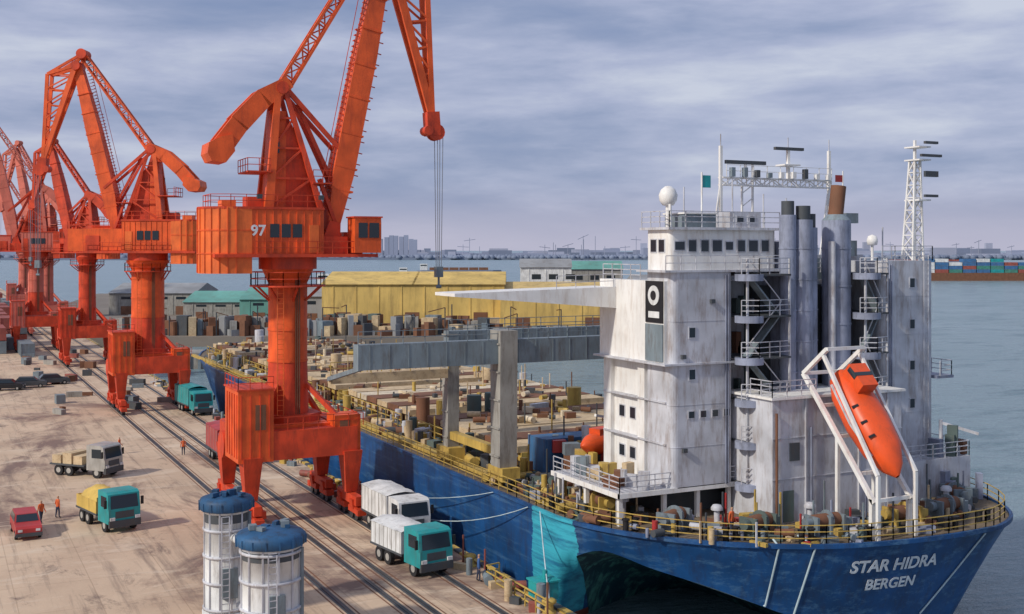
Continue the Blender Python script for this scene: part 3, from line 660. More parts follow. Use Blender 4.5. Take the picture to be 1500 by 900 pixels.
q.make('launching_frame',lb)

def winch(x,y,rz=0,mm='greendark'):
    w=MB()
    w.box((-1.2,-0.7,0),(1.2,0.7,0.2),'darkgrey')
    for sx in(-1,0,1): w.box((sx*1.0-0.08,-0.6,0.2),(sx*1.0+0.08,0.6,1.25),mm)
    w.cyl((-0.92,0,0.9),(0.92,0,0.9),0.42,'brown',n=14); w.cyl((-1.5,0,0.9),(-1.1,0,0.9),0.3,mm,n=12); w.cyl((0.1,0,0.9),(0.2,0,0.9),0.62,mm,n=16); w.box((1.1,-0.4,0.2),(1.7,0.4,1.0),mm)
    w.make('mooring_winch',ship,(x,y,DZ),rz)
for x,y,rz in((39.5,57.5,0.5),(43.2,54.2,0.3),(46.8,52.6,0),(52.5,52.2,0),(56.5,52.6,0.1),(60,55,1.2),(38.0,63.5,1.5)): winch(x,y,rz,random.choice(['greendark','slate','yellow']))
k=MB()
for x,y in((37.2,58.6),(41.2,54.2),(44.8,51.9),(48.2,50.8),(54.6,50.4),(58,51),(36.2,66),(36.2,72)):
    for dx in(-0.35,0.35):
        k.cyl((x+dx,y,DZ),(x+dx,y,DZ+0.7),0.18,'black',n=10); k.cyl((x+dx,y,DZ+0.7),(x+dx,y,DZ+0.78),0.25,'black',n=10)
for x,y in((42,56.6),(38.3,61.2),(58.6,54.5),(47.4,54.6)):
    k.cyl((x,y,DZ),(x,y,DZ+1.2),0.18,'whitegrey',n=10); k.lathe((x,y,DZ+1.2),[(0.36,0),(0.36,0.15),(0.25,0.3),(0,0.34)],'whitegrey',12)
def clutter(n_,xr,yr,zb,mats,smin=0.15,smax=0.7,test=None):
    for i in range(n_):
        x=random.uniform(*xr); y=random.uniform(*yr)
        if test and not test(x,y): continue
        w=random.uniform(smin,smax); m_=random.choice(mats); kind=random.random()
        if kind<0.45: k.cbox((x,y,zb+w/2),(w,random.uniform(0.3,1.2),w),m_,random.uniform(0,1.5))
        elif kind<0.65: k.cyl((x,y,zb),(x,y,zb+w*1.8),w*0.35,m_,n=10)
        elif kind<0.85:
            a_=random.uniform(0,3.1); k.cyl((x-math.cos(a_)*w,y-math.sin(a_)*w,zb+0.35),(x+math.cos(a_)*w,y+math.sin(a_)*w,zb+0.35),0.12+w*0.25,m_,n=10)
        else: k.beam((x,y,zb),(x,y,zb+random.uniform(1.2,2.6)),0.09,m_)
ok=lambda x,y: (x-50)**2/14.3**2+(y-62)**2/12**2<1 and not(45.5<x<56.5 and y>55.6)
clutter(300,(36.5,63.5),(50.4,59),DZ,['whitegrey','darkgrey','yellow','yellow','brown','greendark','slate','beige','grey','carred'],0.12,0.55,ok)
clutter(140,(35.8,40.2),(60,76),DZ,['yellow','darkgrey','yellow','brown','greendark','whitegrey','beige'],0.2,0.7)
clutter(70,(41,50),(69,77),6.0,['brown','darkgrey','yellow','whitegrey','slate','carred','beige'],0.3,1.0)
k.box((41.2,69,DZ),(50,74.0,6.0),'brown')
k.make('deck_fittings',ship)
k=MB()
ys=[78,100,122,144,166]
for i,y in enumerate(ys):
    k.box((39.8,y,DZ),(60.2,y+18,5.6),'yellow' if i%2==0 else 'beige')
    for j in range(6):
        k.box((39.5,y+0.1+j*3,5.6),(60.5,y+2.9+j*3,6.1+0.05*(j%2)),random.choice(['beige','cream','brown','beige','beige']))
    for j in range(10): 
        k.box((39.6,y+0.6+j*1.8,DZ),(39.8,y+0.8+j*1.8,5.6),'brown')
    clutter(34,(40,60),(y+18.3,y+21.8),DZ,['greendark','brown','yellow','whitegrey','beige'],0.6,2.2)
    clutter(90,(40,60),(y,y+18),6.1,['beige','cream','brown','yellow','brown','darkgrey'],0.15,0.6)
    k.rail([(38.6,y,DZ),(38.6,y+18,DZ)],'yellow',1.6,2,0.07,3)
for x in(36.6,63.4): k.box((x-0.25,74,DZ),(x+0.25,185,DZ+0.35),'yellow')
clutter(300,(37.2,39.3),(74,180),DZ,['yellow','beige','darkgrey','brown','greendark','whitegrey','yellow'],0.3,1.2)
clutter(120,(60.8,62.6),(74,180),DZ,['yellow','beige','darkgrey','brown','greendark','whitegrey'],0.3,1.3)
k.make('cargo_hatches',ship)
def container(x,y,z,rz,c,L_=6.06,parent=None):
    w=MB(); w.box((-L_/2,-1.2,0.05),(L_/2,1.2,2.55),c)
    n_=int(L_/0.3)
    for i in range(n_):
        xx=-L_/2+0.15+i*L_/n_
        for sd in(-1,1): w.box((xx,sd*1.22-0.02,0.15),(xx+0.14,sd*1.22+0.02,2.45),c)
    for sx in(-L_/2,L_/2):
        for sy in(-1.2,1.2): w.box((sx-0.08,sy-0.08,0),(sx+0.08,sy+0.08,2.6),c)
    w.make('shipping_container',parent,(x,y,z),rz)
container(43.4,76.6,DZ+0.2,0,'cblue'); container(50,77.4,DZ,0,'darkgrey')
w=MB()
w.lathe((0,0,0),[(0,-1.9),(0.5,-1.6),(0.8,-0.8),(0.85,0.3),(0.65,1.2),(0.3,1.8),(0,2.0)],'lifeorange',14)
w.box((0.3,-0.5,-0.8),(1.05,0.5,0.6),'lifeorange'); w.box((0.5,-0.52,-0.7),(0.9,0.52,-0.1),'glass')
o=w.make('rescue_boat',None,(42.6,71.2,7.2)); o.rotation_euler=(0,R(-90),R(20))
w=MB(); w.beam((-1,0,-1.2),(-1,0,-0.3),0.2,'white'); w.beam((1,0,-1.2),(1,0,-0.3),0.2,'white'); w.beam((1.4,0,-1.2),(1.4,0,1.6),0.2,'white'); w.beam((1.4,0,1.6),(-0.5,0,2.0),0.18,'white'); w.make('boat_davit',ship,(42.6,71.2,7.2),R(20))
def gantry(y,dy,arm,zt=14.8):
    g=empty('gantry_crane',(0,y,DZ)); b=MB(); z=zt-DZ
    for x in(36.6,63.4):
        for yy in(0,dy):
            w_=1.7 if (yy==0 and x<40) else 1.2
            b.tbox((x,yy,1.2),(x,yy,z+(1.7 if yy==0 and x<40 else 0)),w_*0.85,w_*0.8,w_,w_*0.8,'concrete')
            b.box((x-0.7,yy-1.2,0.35),(x+0.7,yy+1.2,1.3),'yellow')
            for k_ in range(5): b.box((x-w_*0.45-0.02,yy-w_*0.42-0.02,2+k_*2),(x+w_*0.45+0.02,yy+w_*0.42+0.02,2.12+k_*2),'concrete')
        b.beam((x,0,z-0.7),(x,dy,z-0.7),0.9,'slate'); b.beam((x,0,2.2),(x,dy,2.2),0.6,'yellow')
    for yy,ar in((0,arm),(dy,36.2)):
        b.tbox((ar,yy,z+0.2),(64.5,yy,z+0.2),1.0,1.7,1.0,1.7,'slate')
        for i in range(26): 
            xx=ar+0.8+i*1.4
            if xx<64: b.box((xx,yy-0.53,z-0.6),(xx+0.06,yy-0.5,z+1.0),'slate')
        b.rail([(ar,yy-0.5,z+1.05),(64,yy-0.5,z+1.05)],'slate',0.9,1.6,0.05,2)
    b.beam((arm+1,dy-0.5,z-2.2),(36,dy-0.5,z-2.2),0.7,'beige'); b.rail([(arm+1,dy-0.9,z-1.85),(36,dy-0.9,z-1.85)],'yellow',0.9,1.5,0.05,2)
    b.beam((arm+1,0,z-0.4),(arm+1,dy-0.5,z-2.2),0.3,'slate')
    b.make('gantry_frame',g)
gantry(74.5,9.5,25.5,13.5)
def ropeobj(name,pts,r_=0.05,parent=None,m='whiterope'):
    w=MB()
    for p,q_ in zip(pts[:-1],pts[1:]): w.cyl(p,q_,r_,m,n=6)
    w.make(name,parent)
def sag(p,q_,s_=1.5,n=10):
    p=Vector(p);q_=Vector(q_); return [p.lerp(q_,i/n)-Vector((0,0,s_*4*(i/n)*(1-i/n))) for i in range(n+1)]
def hullpt(x,z,off=0.08):
    hit=bvh.ray_cast(Vector((x,40,z)),Vector((0,1,0)))
    return (x,(hit[0].y if hit[0] else 52)-off,z)
for x,dx in((42.8,0.2),(44.6,-0.15)):
    pts=[hullpt(x+dx*i/8,4.15-i*0.62) for i in range(8)]
    ropeobj('mooring_rope',[(x,52.4,4.5)]+pts,0.065)
pts=[hullpt(56.4-4.0*i/9,4.0-0.6*i) for i in range(9)]; ropeobj('mooring_rope',pts,0.05)
ropeobj('mooring_rope',sag((35,72,4.3),(31.9,98,0.8),1.0),0.03); ropeobj('mooring_rope',sag((35,66,4.3),(31.9,59,0.8),0.3),0.04); ropeobj('mooring_rope',sag((35,67,4.3),(31.9,84,0.8),0.9),0.035)

# ------------------------------------------------------------------ vehicles
def wheel(b,x,y,r=0.5,w=0.3): b.cyl((x-w/2,y,r),(x+w/2,y,r),r,'rubber',n=16); b.cyl((x-w/2-0.01,y,r),(x+w/2+0.01,y,r),r*0.5,'carsilver',n=12)
def truck(x,y,rz,cab='teal',body='tarpwhite',kind='box',L_=7.5,bh=3.2):
    root=empty('cargo_truck',(x,y,0),rz); b=MB()
    prof=[(0,0.7),(0,1.75),(0.22,2.85),(0.5,3.0),(2.1,3.0),(2.1,0.7)]
    n_=len(prof); vs=[(-1.2,p,z) for p,z in prof]+[(1.2,p,z) for p,z in prof]
    b.add(vs,[(i,(i+1)%n_,n_+(i+1)%n_,n_+i) for i in range(n_)]+[tuple(range(n_)),tuple(range(n_,2*n_))[::-1]],cab)
    b.add([(-1.05,-0.01,1.82),(1.05,-0.01,1.82),(1.0,0.18,2.75),(-1.0,0.18,2.75)],[(0,1,2,3)],'glass')
    for sx in(-1.21,1.21): b.box((sx-0.01,0.45,1.85),(sx+0.01,1.5,2.65),'glass')
    b.box((-1.2,-0.12,0.45),(1.2,0.1,0.95),'darkgrey')
    for sx in(-0.95,0.95): b.box((sx-0.18,-0.14,0.98),(sx+0.18,-0.02,1.2),'tarpwhite')
    b.box((-0.7,-0.03,1.1),(0.7,0.0,1.6),'darkgrey')
    for sx in(-1.4,1.4): b.box((sx-0.1,0.1,1.9),(sx+0.1,0.2,2.5),'black')
    b.box((-0.45,1.5,0.6),(0.45,L_+2.3,0.85),'darkgrey')
    b.make('cab',root)
    c=MB()
    c.box((-1.22,2.4,0.95),(1.22,L_+2.4,1.1),'darkgrey')
    if kind=='box':
        c.box((-1.2,2.5,1.1),(1.2,L_+2.3,bh),body)
        nx,ny=6,10; vt=[]
        for j in range(ny):
            for i in range(nx):
                fx=i/(nx-1);fy=j/(ny-1); vt.append((-1.24+2.48*fx,2.42+(L_-0.04)*fy,bh+0.02+0.22*math.sin(math.pi*fx)+random.uniform(-.03,.05)))
        c.add(vt,[(j*nx+i,j*nx+i+1,(j+1)*nx+i+1,(j+1)*nx+i) for j in range(ny-1) for i in range(nx-1)],body,True)
        for i in range(8): yy=2.6+i*(L_-0.4)/7; c.box((-1.225,yy,1.1),(-1.2,yy+0.05,bh),'carsilver'); c.box((1.2,yy,1.1),(1.225,yy+0.05,bh),'carsilver')
    elif kind=='bulk':
        for sx in(-1.2,1.14): c.box((sx,2.5,1.1),(sx+0.06,L_+2.3,2.0),body)
        c.box((-1.14,2.5,1.1),(1.14,2.56,2.3),body); c.box((-1.14,L_+2.24,1.1),(1.14,L_+2.3,2.0),body)
        vs=[];nx,ny=7,12
        for j in range(ny):
            for i in range(nx):
                fx=i/(nx-1);fy=j/(ny-1); vs.append((-1.13+2.26*fx,2.57+(L_-0.35)*fy,1.9+0.9*math.sin(math.pi*fx)**0.6*math.sin(math.pi*fy)**0.4+random.uniform(-.08,.08)))
        c.add(vs,[(j*nx+i,j*nx+i+1,(j+1)*nx+i+1,(j+1)*nx+i) for j in range(ny-1) for i in range(nx-1)],'cargo_y',True)
    elif kind=='flat':
        for i in range(3): c.box((-1.1,2.7+i*L_*0.31,1.1),(1.1,2.6+(i+0.9)*L_*0.31,1.1+random.uniform(0.5,1.1)),random.choice([body,'beige']))
    for sx in(-1.02,1.02):
        for yy in (1.0,L_*0.55+2,L_*0.55+3.2): wheel(c,sx,yy)
    c.make('cargo_body',root)
    return root
truck(12.8,89.8,R(14),'teal','cargo_y','bulk',4.2)
truck(15.0,112.0,R(42),'carsilver','beige','flat',4.0)
truck(28.9,68.6,R(8),'teal','tarpwhite','box',4.4,2.5)
truck(31.0,77.5,R(2),'tarpwhite','tarpwhite','box',5.2,2.9)
truck(30.6,148,R(5),'teal','teal','box',6.5)
truck(26.2,112,R(0),'cblue','carred','box',5.5)
def car(x,y,rz,c='carred'):
    b=MB()
    prof=[(-2.2,0.35),(-2.2,0.85),(-2.0,1.0),(-1.1,1.1),(-0.5,1.62),(1.6,1.66),(2.1,1.1),(2.2,0.9),(2.2,0.35)]
    n_=len(prof); vs=[(-0.88,p,z) if z<1.2 else (-0.74,p,z) for p,z in prof]+[(0.88,p,z) if z<1.2 else (0.74,p,z) for p,z in prof]
    b.add(vs,[(i,(i+1)%n_,n_+(i+1)%n_,n_+i) for i in range(n_)]+[tuple(range(n_)),tuple(range(n_,2*n_))[::-1]],c)
    b.add([(-0.76,-1.06,1.15),(0.76,-1.06,1.15),(0.68,-0.56,1.585),(-0.68,-0.56,1.585)],[(0,1,2,3)],'glass')
    b.add([(-0.76,2.08,1.17),(0.76,2.08,1.17),(0.68,1.68,1.6),(-0.68,1.68,1.6)],[(3,2,1,0)],'glass')
    for sd in(-1,1):
        b.add([(sd*0.89,-0.9,1.14),(sd*0.89,1.9,1.14),(sd*0.78,1.5,1.58),(sd*0.78,-0.4,1.58)],[(0,1,2,3)],'glass')
        for yy in(-1.4,1.4): wheel(b,sd*0.8,yy,0.33,0.2)
        b.box((sd*0.6-0.15,-2.22,0.65),(sd*0.6+0.15,-2.18,0.82),'tarpwhite')
    b.box((-0.9,-2.26,0.3),(0.9,-2.15,0.55),'darkgrey')
    b.make('parked_car',None,(x,y,0),rz)
car(6.2,92.5,R(2),'carred')
for i,(x,y) in enumerate([(10.2,188),(13.4,190),(17,193)]): car(x,y,R(75+i*9),['black','darkgrey','darkgrey'][i%3])

def vent(x,y,r_,hh,cap):
    root=empty('dust_filter_silo',(x,y,0)); b=MB()
    b.lathe((0,0,0),[(r_*1.05,0),(r_*1.05,0.3),(r_*0.95,0.32),(r_*0.95,hh-1.2),(r_*0.98,hh-1.2),(r_*0.98,hh-0.9)],'tarpwhite',28)
    for i in range(12):
        t=2*math.pi*i/12; b.beam((r_*.97*math.cos(t),r_*.97*math.sin(t),0.2),(r_*.97*math.cos(t),r_*.97*math.sin(t),hh-1.0),0.09,'whitegrey')
    for z in [0.4+1.5*i for i in range(int((hh-1.4)/1.5)+1)]:
        b.lathe((0,0,z),[(r_*0.95,0),(r_*1.03,0),(r_*1.03,0.14),(r_*0.95,0.14)],'whitegrey',28)
    b.lathe((0,0,hh-1.7),[(r_*0.97,0),(r_*0.97,0.7)],'darkgrey',28)
    b.box((-0.5,-r_*1.03,1.2),(0.35,-r_*0.85,2.9),'slate'); b.cyl((r_*0.9,-r_*0.5,0.3),(r_*0.9,-r_*0.5,hh-1.2),0.11,'slate',n=10)
    b.make('silo_body',root)
    c=MB(); R_=cap
    c.lathe((0,0,hh-1.05),[(r_*0.9,0),(R_*0.93,0.0),(R_,0.1),(R_,0.5),(R_*0.93,0.66),(R_*0.6,0.82),(R_*0.2,0.9),(0,0.92)],'capblue',32)
    for i in range(16):
        t=2*math.pi*i/16; c.beam((R_*math.cos(t),R_*math.sin(t),hh-1.0),(R_*math.cos(t),R_*math.sin(t),hh-0.55),0.08,'capblue')
    for i in range(7):
        t=random.uniform(0,6.28); rr=random.uniform(0.2,0.7)*R_; hb=random.uniform(0.1,0.35); c.cbox((rr*math.cos(t),rr*math.sin(t),hh-0.2+hb/2),(random.uniform(.2,.5),random.uniform(.2,.5),hb),random.choice(['capblue','slate','capblue']),t)
    c.make('silo_cap',root)
    l=MB()
    for sx in(-0.22,0.22): l.beam((sx-0.4,-r_-0.25,0),(sx-0.4,-r_-0.25,hh-1.2),0.06,'whitegrey')
    for i in range(int(hh/0.35)-3): l.beam((-0.62,-r_-0.25,0.3+i*0.35),(-0.18,-r_-0.25,0.3+i*0.35),0.04,'whitegrey')
    l.make('silo_ladder',root)
vent(15.2,67.2,1.3,7.1,1.55); vent(16.2,61.2,1.62,6.3,1.85)
b=MB(); b.cyl((15.2,67.2,4.6),(16.2,61.2,4.6),0.28,'tarpwhite'); b.make('connecting_duct')

def person(x,y,z,rz,shirt='vest',pose=0):
    J=[(0,0,0.95),(0,0,1.2),(0,0,1.42),(0,-0.01,1.53),(0,-0.02,1.64),(0,-0.01,1.73)]
    Rr=[0.15,0.14,0.13,0.055,0.10,0.07]
    E=[(0,1),(1,2),(2,3),(3,4),(4,5)]
    for sx in(-1,1):
        o=len(J); st=0.22*sx*(1 if pose else 0.4)
        J+= [(sx*0.19,0,1.40),(sx*0.25,0.04+st*0.3,1.12),(sx*0.26,-0.06-st*0.6,0.88),(sx*0.26,-0.09-st*0.7,0.78)]; Rr+=[0.065,0.048,0.036,0.04]; E+=[(2,o),(o,o+1),(o+1,o+2),(o+2,o+3)]
        o=len(J)
        J+= [(sx*0.10,0,0.88),(sx*0.11,st*0.6,0.50),(sx*0.11,st+0.03,0.09),(sx*0.11,st-0.14,0.045)]; Rr+=[0.095,0.065,0.045,0.045]; E+=[(0,o),(o,o+1),(o+1,o+2),(o+2,o+3)]
    me=bpy.data.meshes.new('worker'); me.from_pydata(J,E,[]); ob=bpy.data.objects.new('worker_tmp',me); col.objects.link(ob)
    md=ob.modifiers.new('s','SKIN')
    for i,v in enumerate(me.skin_vertices[0].data): v.radius=(Rr[i],Rr[i]*(0.75 if i in(0,1,2) else 1)); v.use_root=(i==0)
    sb=ob.modifiers.new('ss','SUBSURF'); sb.levels=1; sb.render_levels=1
    dg=bpy.context.evaluated_depsgraph_get(); m2=bpy.data.meshes.new_from_object(ob.evaluated_get(dg)); bpy.data.objects.remove(ob)
    m2.materials.clear()
    for mm in('skin',shirt,'jeans','yellow','rubber'): m2.materials.append(M[mm])
    for p in m2.polygons:
        c_=p.center; p.use_smooth=True
        if c_.z>1.70: p.material_index=3
        elif c_.z>1.49: p.material_index=0
        elif abs(c_.x)>0.2 and c_.z<0.86: p.material_index=0
        elif c_.z>0.92 or abs(c_.x)>0.2: p.material_index=1
        elif c_.z>0.1: p.material_index=2
        else: p.material_index=4
    o=bpy.data.objects.new('dock_worker',m2); col.objects.link(o); o.location=(x,y,z); o.rotation_euler=(0,0,rz)
person(7.5,95.7,0,0.4,'vest',1); person(8.8,96.9,0,2.0,'vest'); person(17.2,124.4,0,1.0,'vest',1); person(22.9,120.6,0,3.0,'vest'); person(41.8,54.9,DZ,0.3,'vest'); person(30.9,66.5,0,1.2,'shirtblue')

k=MB()
clutter(170,(30.8,32.3),(56,190),0.0,['yellow','brown','darkgrey','cred','whitegrey','slate','beige'],0.2,0.8)
k.make('dock_supplies')
k=MB()
for i in range(34):
    x=random.uniform(14,20) if i%2 else random.uniform(23,29); y=random.uniform(150,250); w_=random.uniform(0.4,1.3)
    k.cbox((x,y,w_*0.5),(w_,random.uniform(0.8,3),w_),random.choice(['brown','cred','darkgrey','brown','slate','concrete']),random.uniform(0,1.5))
k.make('cargo_pile')
w=MB(); w.rail([(31.2,58,0),(31.2,66,0),(32.2,66.2,0)],'yellow',1.1,1.3,0.07,3); w.make('safety_barrier')
w=MB(); w.box((32.0,60.6,0.16),(33.4,61.8,1.2),'teal'); w.box((31.9,60.5,1.2),(33.5,61.9,1.3),'teal'); w.cyl((32.8,61.2,1.3),(32.8,61.2,1.8),0.15,'teal'); w.box((32.2,60.57,0.3),(32.8,60.6,1.1),'slate'); w.make('shore_power_cabinet')

# ------------------------------------------------------------------ far quay and banks
def poly_ld(b,pts,z0,z1,m): b.prism([LD(l,d) for l,d in pts],z0,z1,m)
b=MB(); poly_ld(b,[(-135,285),(75,285),(75,560),(-200,560)],-6,-0.5,'bank'); b.make('harbour_bank_ground')
def warehouse(l,d,w_,dp,hh,m,roof,name='warehouse'):
    x,y=LD(l,d); b=MB()
    b.box((-w_/2,0,0),(w_/2,dp,hh),m)
    nb=max(1,int(w_/22)); bw=w_/nb
    for i in range(nb):
        x0=-w_/2+i*bw
        vs=[(x0-0.3,-0.6,hh),(x0+bw+0.3,-0.6,hh),(x0+bw+.3,dp+.6,hh),(x0-.3,dp+.6,hh),(x0-0.3,dp/2,hh+3),(x0+bw+.3,dp/2,hh+3)]
        b.add(vs,[(0,1,5,4),(2,3,4,5),(0,4,3),(1,2,5)],roof)
    for i in range(int(w_/6)):
        xx=-w_/2+3+i*6; b.box((xx-0.15,-0.15,0),(xx+0.15,0.0,hh),m)
        if m not in('warey','warey2'): b.box((xx+1.0,-0.06,hh*0.72),(xx+4.2,0.01,hh*0.84),'glass')
        if i%3==0: b.box((xx+0.9,-0.08,0),(xx+4.6,0.01,hh*0.4),'brown')
    b.make(name,None,(x,y,-0.5),-math.atan2(SA,CA))
warehouse(-26,305,48,40,12.2,'warey','warey'); warehouse(16,300,38,40,9.5,'warey','warey2'); warehouse(50,320,30,40,11,'warey2','roofgrey')
warehouse(-68,345,26,30,6.5,'wareg','wareg'); warehouse(-92,360,20,30,5,'concrete','wareg'); warehouse(-56,330,14,20,8,'roofgrey','roofgrey'); warehouse(-118,380,28,30,7,'concrete','roofgrey')
k=MB()
for i in range(420):
    l=random.uniform(-100,60); d=random.uniform(287,299); x,y=LD(l,d); w_=random.uniform(0.8,3.5)
    hh=random.uniform(0.5,2.0) if l>-4 else random.uniform(1,5.0)
    k.cbox((x,y,-0.5+hh/2),(w_,random.uniform(1,4),hh),random.choice(['brown','darkgrey','concrete','beige','slate','brown','greendark','roofgrey','brown']),random.uniform(0,1.5))
for i in range(34):
    l=random.uniform(-90,60); d=random.uniform(287,298); x,y=LD(l,d); hh=random.uniform(4,8); k.beam((x,y,-0.5),(x,y,hh),0.22,'darkgrey'); k.beam((x,y,hh),(x+random.uniform(-5,5),y,hh-1+random.uniform(-1,1)),0.2,'brown')
k.make('bulk_cargo_yard')
b=MB(); poly_ld(b,[(-70,232),(-16,232),(-16,240),(-70,240)],-5,0.2,'concrete')
for i in range(26):
    l=-69+i*2.1; poly_ld(b,[(l,231.6),(l+.6,231.6),(l+.6,232),(l,232)],-5,0.1,'slate')
b.make('finger_pier')
def barge(l,d,L_,c1,hh=3,load='brown',n_=6,name='barge',cols=None,lay=1):
    x,y=LD(l,d); b=MB()
    o_=[(-L_/2,0),(-L_/2+4,-5),(L_/2-8,-5),(L_/2,0),(L_/2-8,5),(-L_/2+4,5)]
    b.prism(o_,-1,hh,c1); b.box((-L_/2+3,-3.5,hh),(-L_/2+10,3.5,hh+6),'tarpwhite'); b.box((-L_/2+3.5,-3.56,hh+4),(-L_/2+9.5,-3.5,hh+5),'glass')
    for i in range(n_):
        x0=-L_/2+12+i*(L_-24)/n_
        for j in range(lay):
            if cols and j==lay-1 and random.random()<0.35: continue
            b.box((x0,-4,hh+j*2.7),(x0+(L_-24)/n_*0.93,4,hh+j*2.7+2.5),random.choice(cols) if cols else load)
    b.make(name,None,(x,y,-3),-math.atan2(SA,CA)+random.uniform(-.05,.05))
barge(5,640,52,'darkgrey',2.5,'brown'); barge(-90,700,60,'hazedark',3,'cgreen'); barge(40,900,60,'brown',3,'cred'); barge(-50,1100,80,'hazedark',4,'brown'); barge(-10,590,40,'cgreen',2.5,'brown'); barge(-75,1000,50,'cgreen',2,'cgreen')
barge(372,880,150,'brown',6,cols=['cblue','cred','cgreen','tarpwhite','cblue','cblue','teal'],n_=12,lay=4,name='container_barge')
barge(520,900,150,'cred',6,cols=['cblue','cred','cblue','tarpwhite','brown'],n_=12,lay=4,name='container_barge')
barge(330,1500,160,'hazedark',6,'hazedark',name='barge'); barge(620,1700,160,'hazedark',6,'cred')
warehouse(12,410,18,14,15,'tarpwhite','roofgrey','office_building'); warehouse(30,430,22,14,14,'concrete','wareg','office_building')
for i in range(26):
    x=random.uniform(11,19)+ (i//6)*1.5; y=250+i*9
    container(x,y,0,R(90),random.choice(['cred','cred','brown','slate','brown']),12.0)
    if i%2: container(x,y,2.65,R(90),random.choice(['cred','slate','cred']),12.0)
b=MB(); 
pts=[(-3500,2600),(-900,2500),(-200,2550),(600,2650),(1500,2500),(3500,2400),(3500,5200),(-3500,5200)]
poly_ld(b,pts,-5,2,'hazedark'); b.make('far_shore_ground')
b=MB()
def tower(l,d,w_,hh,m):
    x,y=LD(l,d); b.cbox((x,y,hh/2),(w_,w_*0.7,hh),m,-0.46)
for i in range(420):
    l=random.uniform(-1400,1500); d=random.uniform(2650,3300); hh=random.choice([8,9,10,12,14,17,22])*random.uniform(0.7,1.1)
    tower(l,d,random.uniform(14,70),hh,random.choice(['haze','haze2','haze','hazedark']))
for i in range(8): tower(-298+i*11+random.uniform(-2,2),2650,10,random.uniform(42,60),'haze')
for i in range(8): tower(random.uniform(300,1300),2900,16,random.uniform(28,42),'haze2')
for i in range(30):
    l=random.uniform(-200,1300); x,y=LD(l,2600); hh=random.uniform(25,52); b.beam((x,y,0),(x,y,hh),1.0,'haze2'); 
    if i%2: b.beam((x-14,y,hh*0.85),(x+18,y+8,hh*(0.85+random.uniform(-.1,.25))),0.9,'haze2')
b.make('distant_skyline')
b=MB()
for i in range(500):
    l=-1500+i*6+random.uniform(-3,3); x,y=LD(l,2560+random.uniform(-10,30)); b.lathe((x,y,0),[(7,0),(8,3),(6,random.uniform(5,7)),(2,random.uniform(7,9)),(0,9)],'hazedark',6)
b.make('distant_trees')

# ------------------------------------------------------------------ world, sun, camera
w=bpy.data.worlds.new('World'); scene.world=w; w.use_nodes=True; nt=w.node_tree; N=nt.nodes; L=nt.links
for n_ in list(N): N.remove(n_)
out=N.new('ShaderNodeOutputWorld'); bg=N.new('ShaderNodeBackground'); bg.inputs['Strength'].default_value=0.1; L.new(bg.outputs[0],out.inputs[0])
sky=N.new('ShaderNodeTexSky'); sky.sky_type='NISHITA'; sky.sun_disc=False; sky.sun_elevation=R(36); sky.sun_rotation=R(-99); sky.dust_density=2
tc=N.new('ShaderNodeTexCoord')
def wn(scale,vs,det,rough,dist=0.0):
    mp=N.new('ShaderNodeMapping'); mp.inputs['Scale'].default_value=vs; mp.inputs['Location'].default_value=(3.6,1.1,0.5); L.new(tc.outputs['Generated'],mp.inputs['Vector'])
    n_=N.new('ShaderNodeTexNoise'); n_.inputs['Scale'].default_value=scale; n_.inputs['Detail'].default_value=det; n_.inputs['Roughness'].default_value=rough; n_.inputs['Distortion'].default_value=dist
    L.new(mp.outputs[0],n_.inputs['Vector']); return n_.outputs['Fac']
big=wn(1.0,(2.0,2.0,14),4,0.5,0.15)
fine_=wn(1.0,(8,8,38),6,0.6,0.15)
mm=N.new('ShaderNodeMath'); mm.operation='MULTIPLY_ADD'; mm.inputs[1].default_value=0.34; L.new(fine_,mm.inputs[0]); 
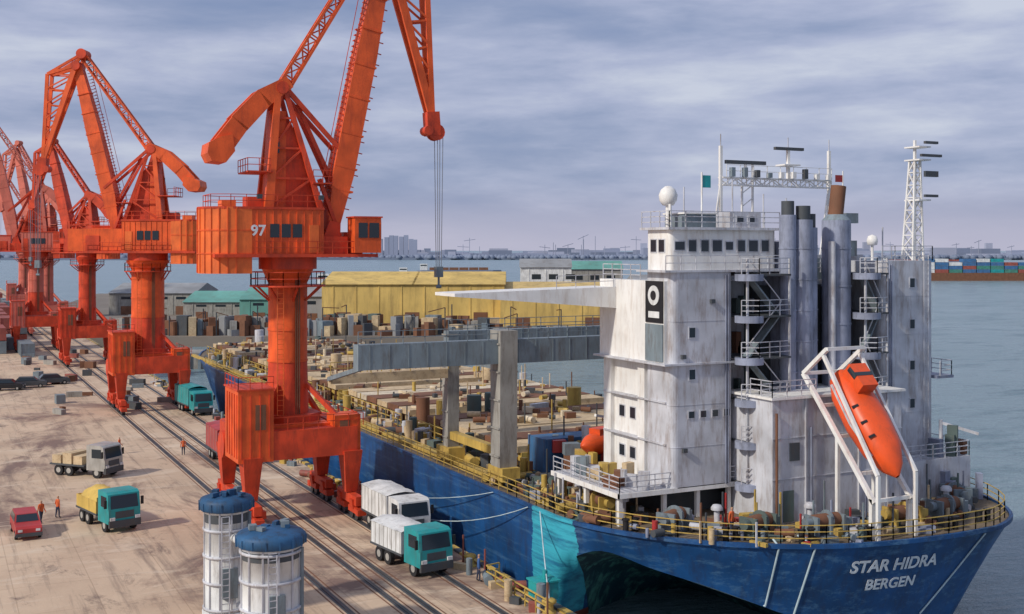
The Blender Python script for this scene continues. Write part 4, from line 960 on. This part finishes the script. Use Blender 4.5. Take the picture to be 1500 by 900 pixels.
m3=N.new('ShaderNodeMath'); m3.operation='MULTIPLY'; m3.inputs[1].default_value=0.66; L.new(big,m3.inputs[0]); L.new(m3.outputs[0],mm.inputs[2])
rp=N.new('ShaderNodeValToRGB'); e=rp.color_ramp.elements
e[0].position=0.36; e[0].color=(2.3,3.0,4.9,1); e[1].position=0.64; e[1].color=(6.0,6.4,7.6,1)
x_=e.new(0.45); x_.color=(3.0,3.6,5.4,1); x_=e.new(0.54); x_.color=(4.3,4.75,6.5,1)
L.new(mm.outputs[0],rp.inputs['Fac'])
mx=N.new('ShaderNodeMixRGB'); mx.inputs['Fac'].default_value=0.9; L.new(sky.outputs[0],mx.inputs[1]); L.new(rp.outputs[0],mx.inputs[2])
sp=N.new('ShaderNodeSeparateXYZ'); L.new(tc.outputs['Generated'],sp.inputs[0])
hz=N.new('ShaderNodeMapRange'); hz.inputs['From Min'].default_value=0.0; hz.inputs['From Max'].default_value=0.065; hz.inputs['To Min'].default_value=0.75; hz.inputs['To Max'].default_value=0.0; hz.interpolation_type='SMOOTHSTEP'
L.new(sp.outputs['Z'],hz.inputs['Value'])
mh=N.new('ShaderNodeMixRGB'); mh.inputs[2].default_value=(5.4,5.2,6.3,1); L.new(hz.outputs[0],mh.inputs[0]); L.new(mx.outputs[0],mh.inputs[1]); L.new(mh.outputs[0],bg.inputs['Color'])

sd=Vector((-0.97,-0.16,0)).normalized()*math.cos(R(36))+Vector((0,0,math.sin(R(36))))
sl=bpy.data.lights.new('sun','SUN'); sl.energy=3.0; sl.angle=R(3.0); sl.color=(1.0,0.93,0.82)
so=bpy.data.objects.new('sun',sl); col.objects.link(so); so.rotation_euler=(-sd).to_track_quat('-Z','Y').to_euler(); so.location=(-100,0,100)

cd=bpy.data.cameras.new('camera'); cd.sensor_width=36; cd.lens=1700*36/1500; cd.shift_y=-85/1500; cd.clip_end=20000; cd.clip_start=0.5
co=bpy.data.objects.new('camera',cd); col.objects.link(co); co.location=(0,0,21); co.rotation_euler=(R(90),0,-math.atan2(SA,CA)); scene.camera=co
scene.view_settings.view_transform='Standard'; scene.view_settings.look='None'; scene.view_settings.exposure=0
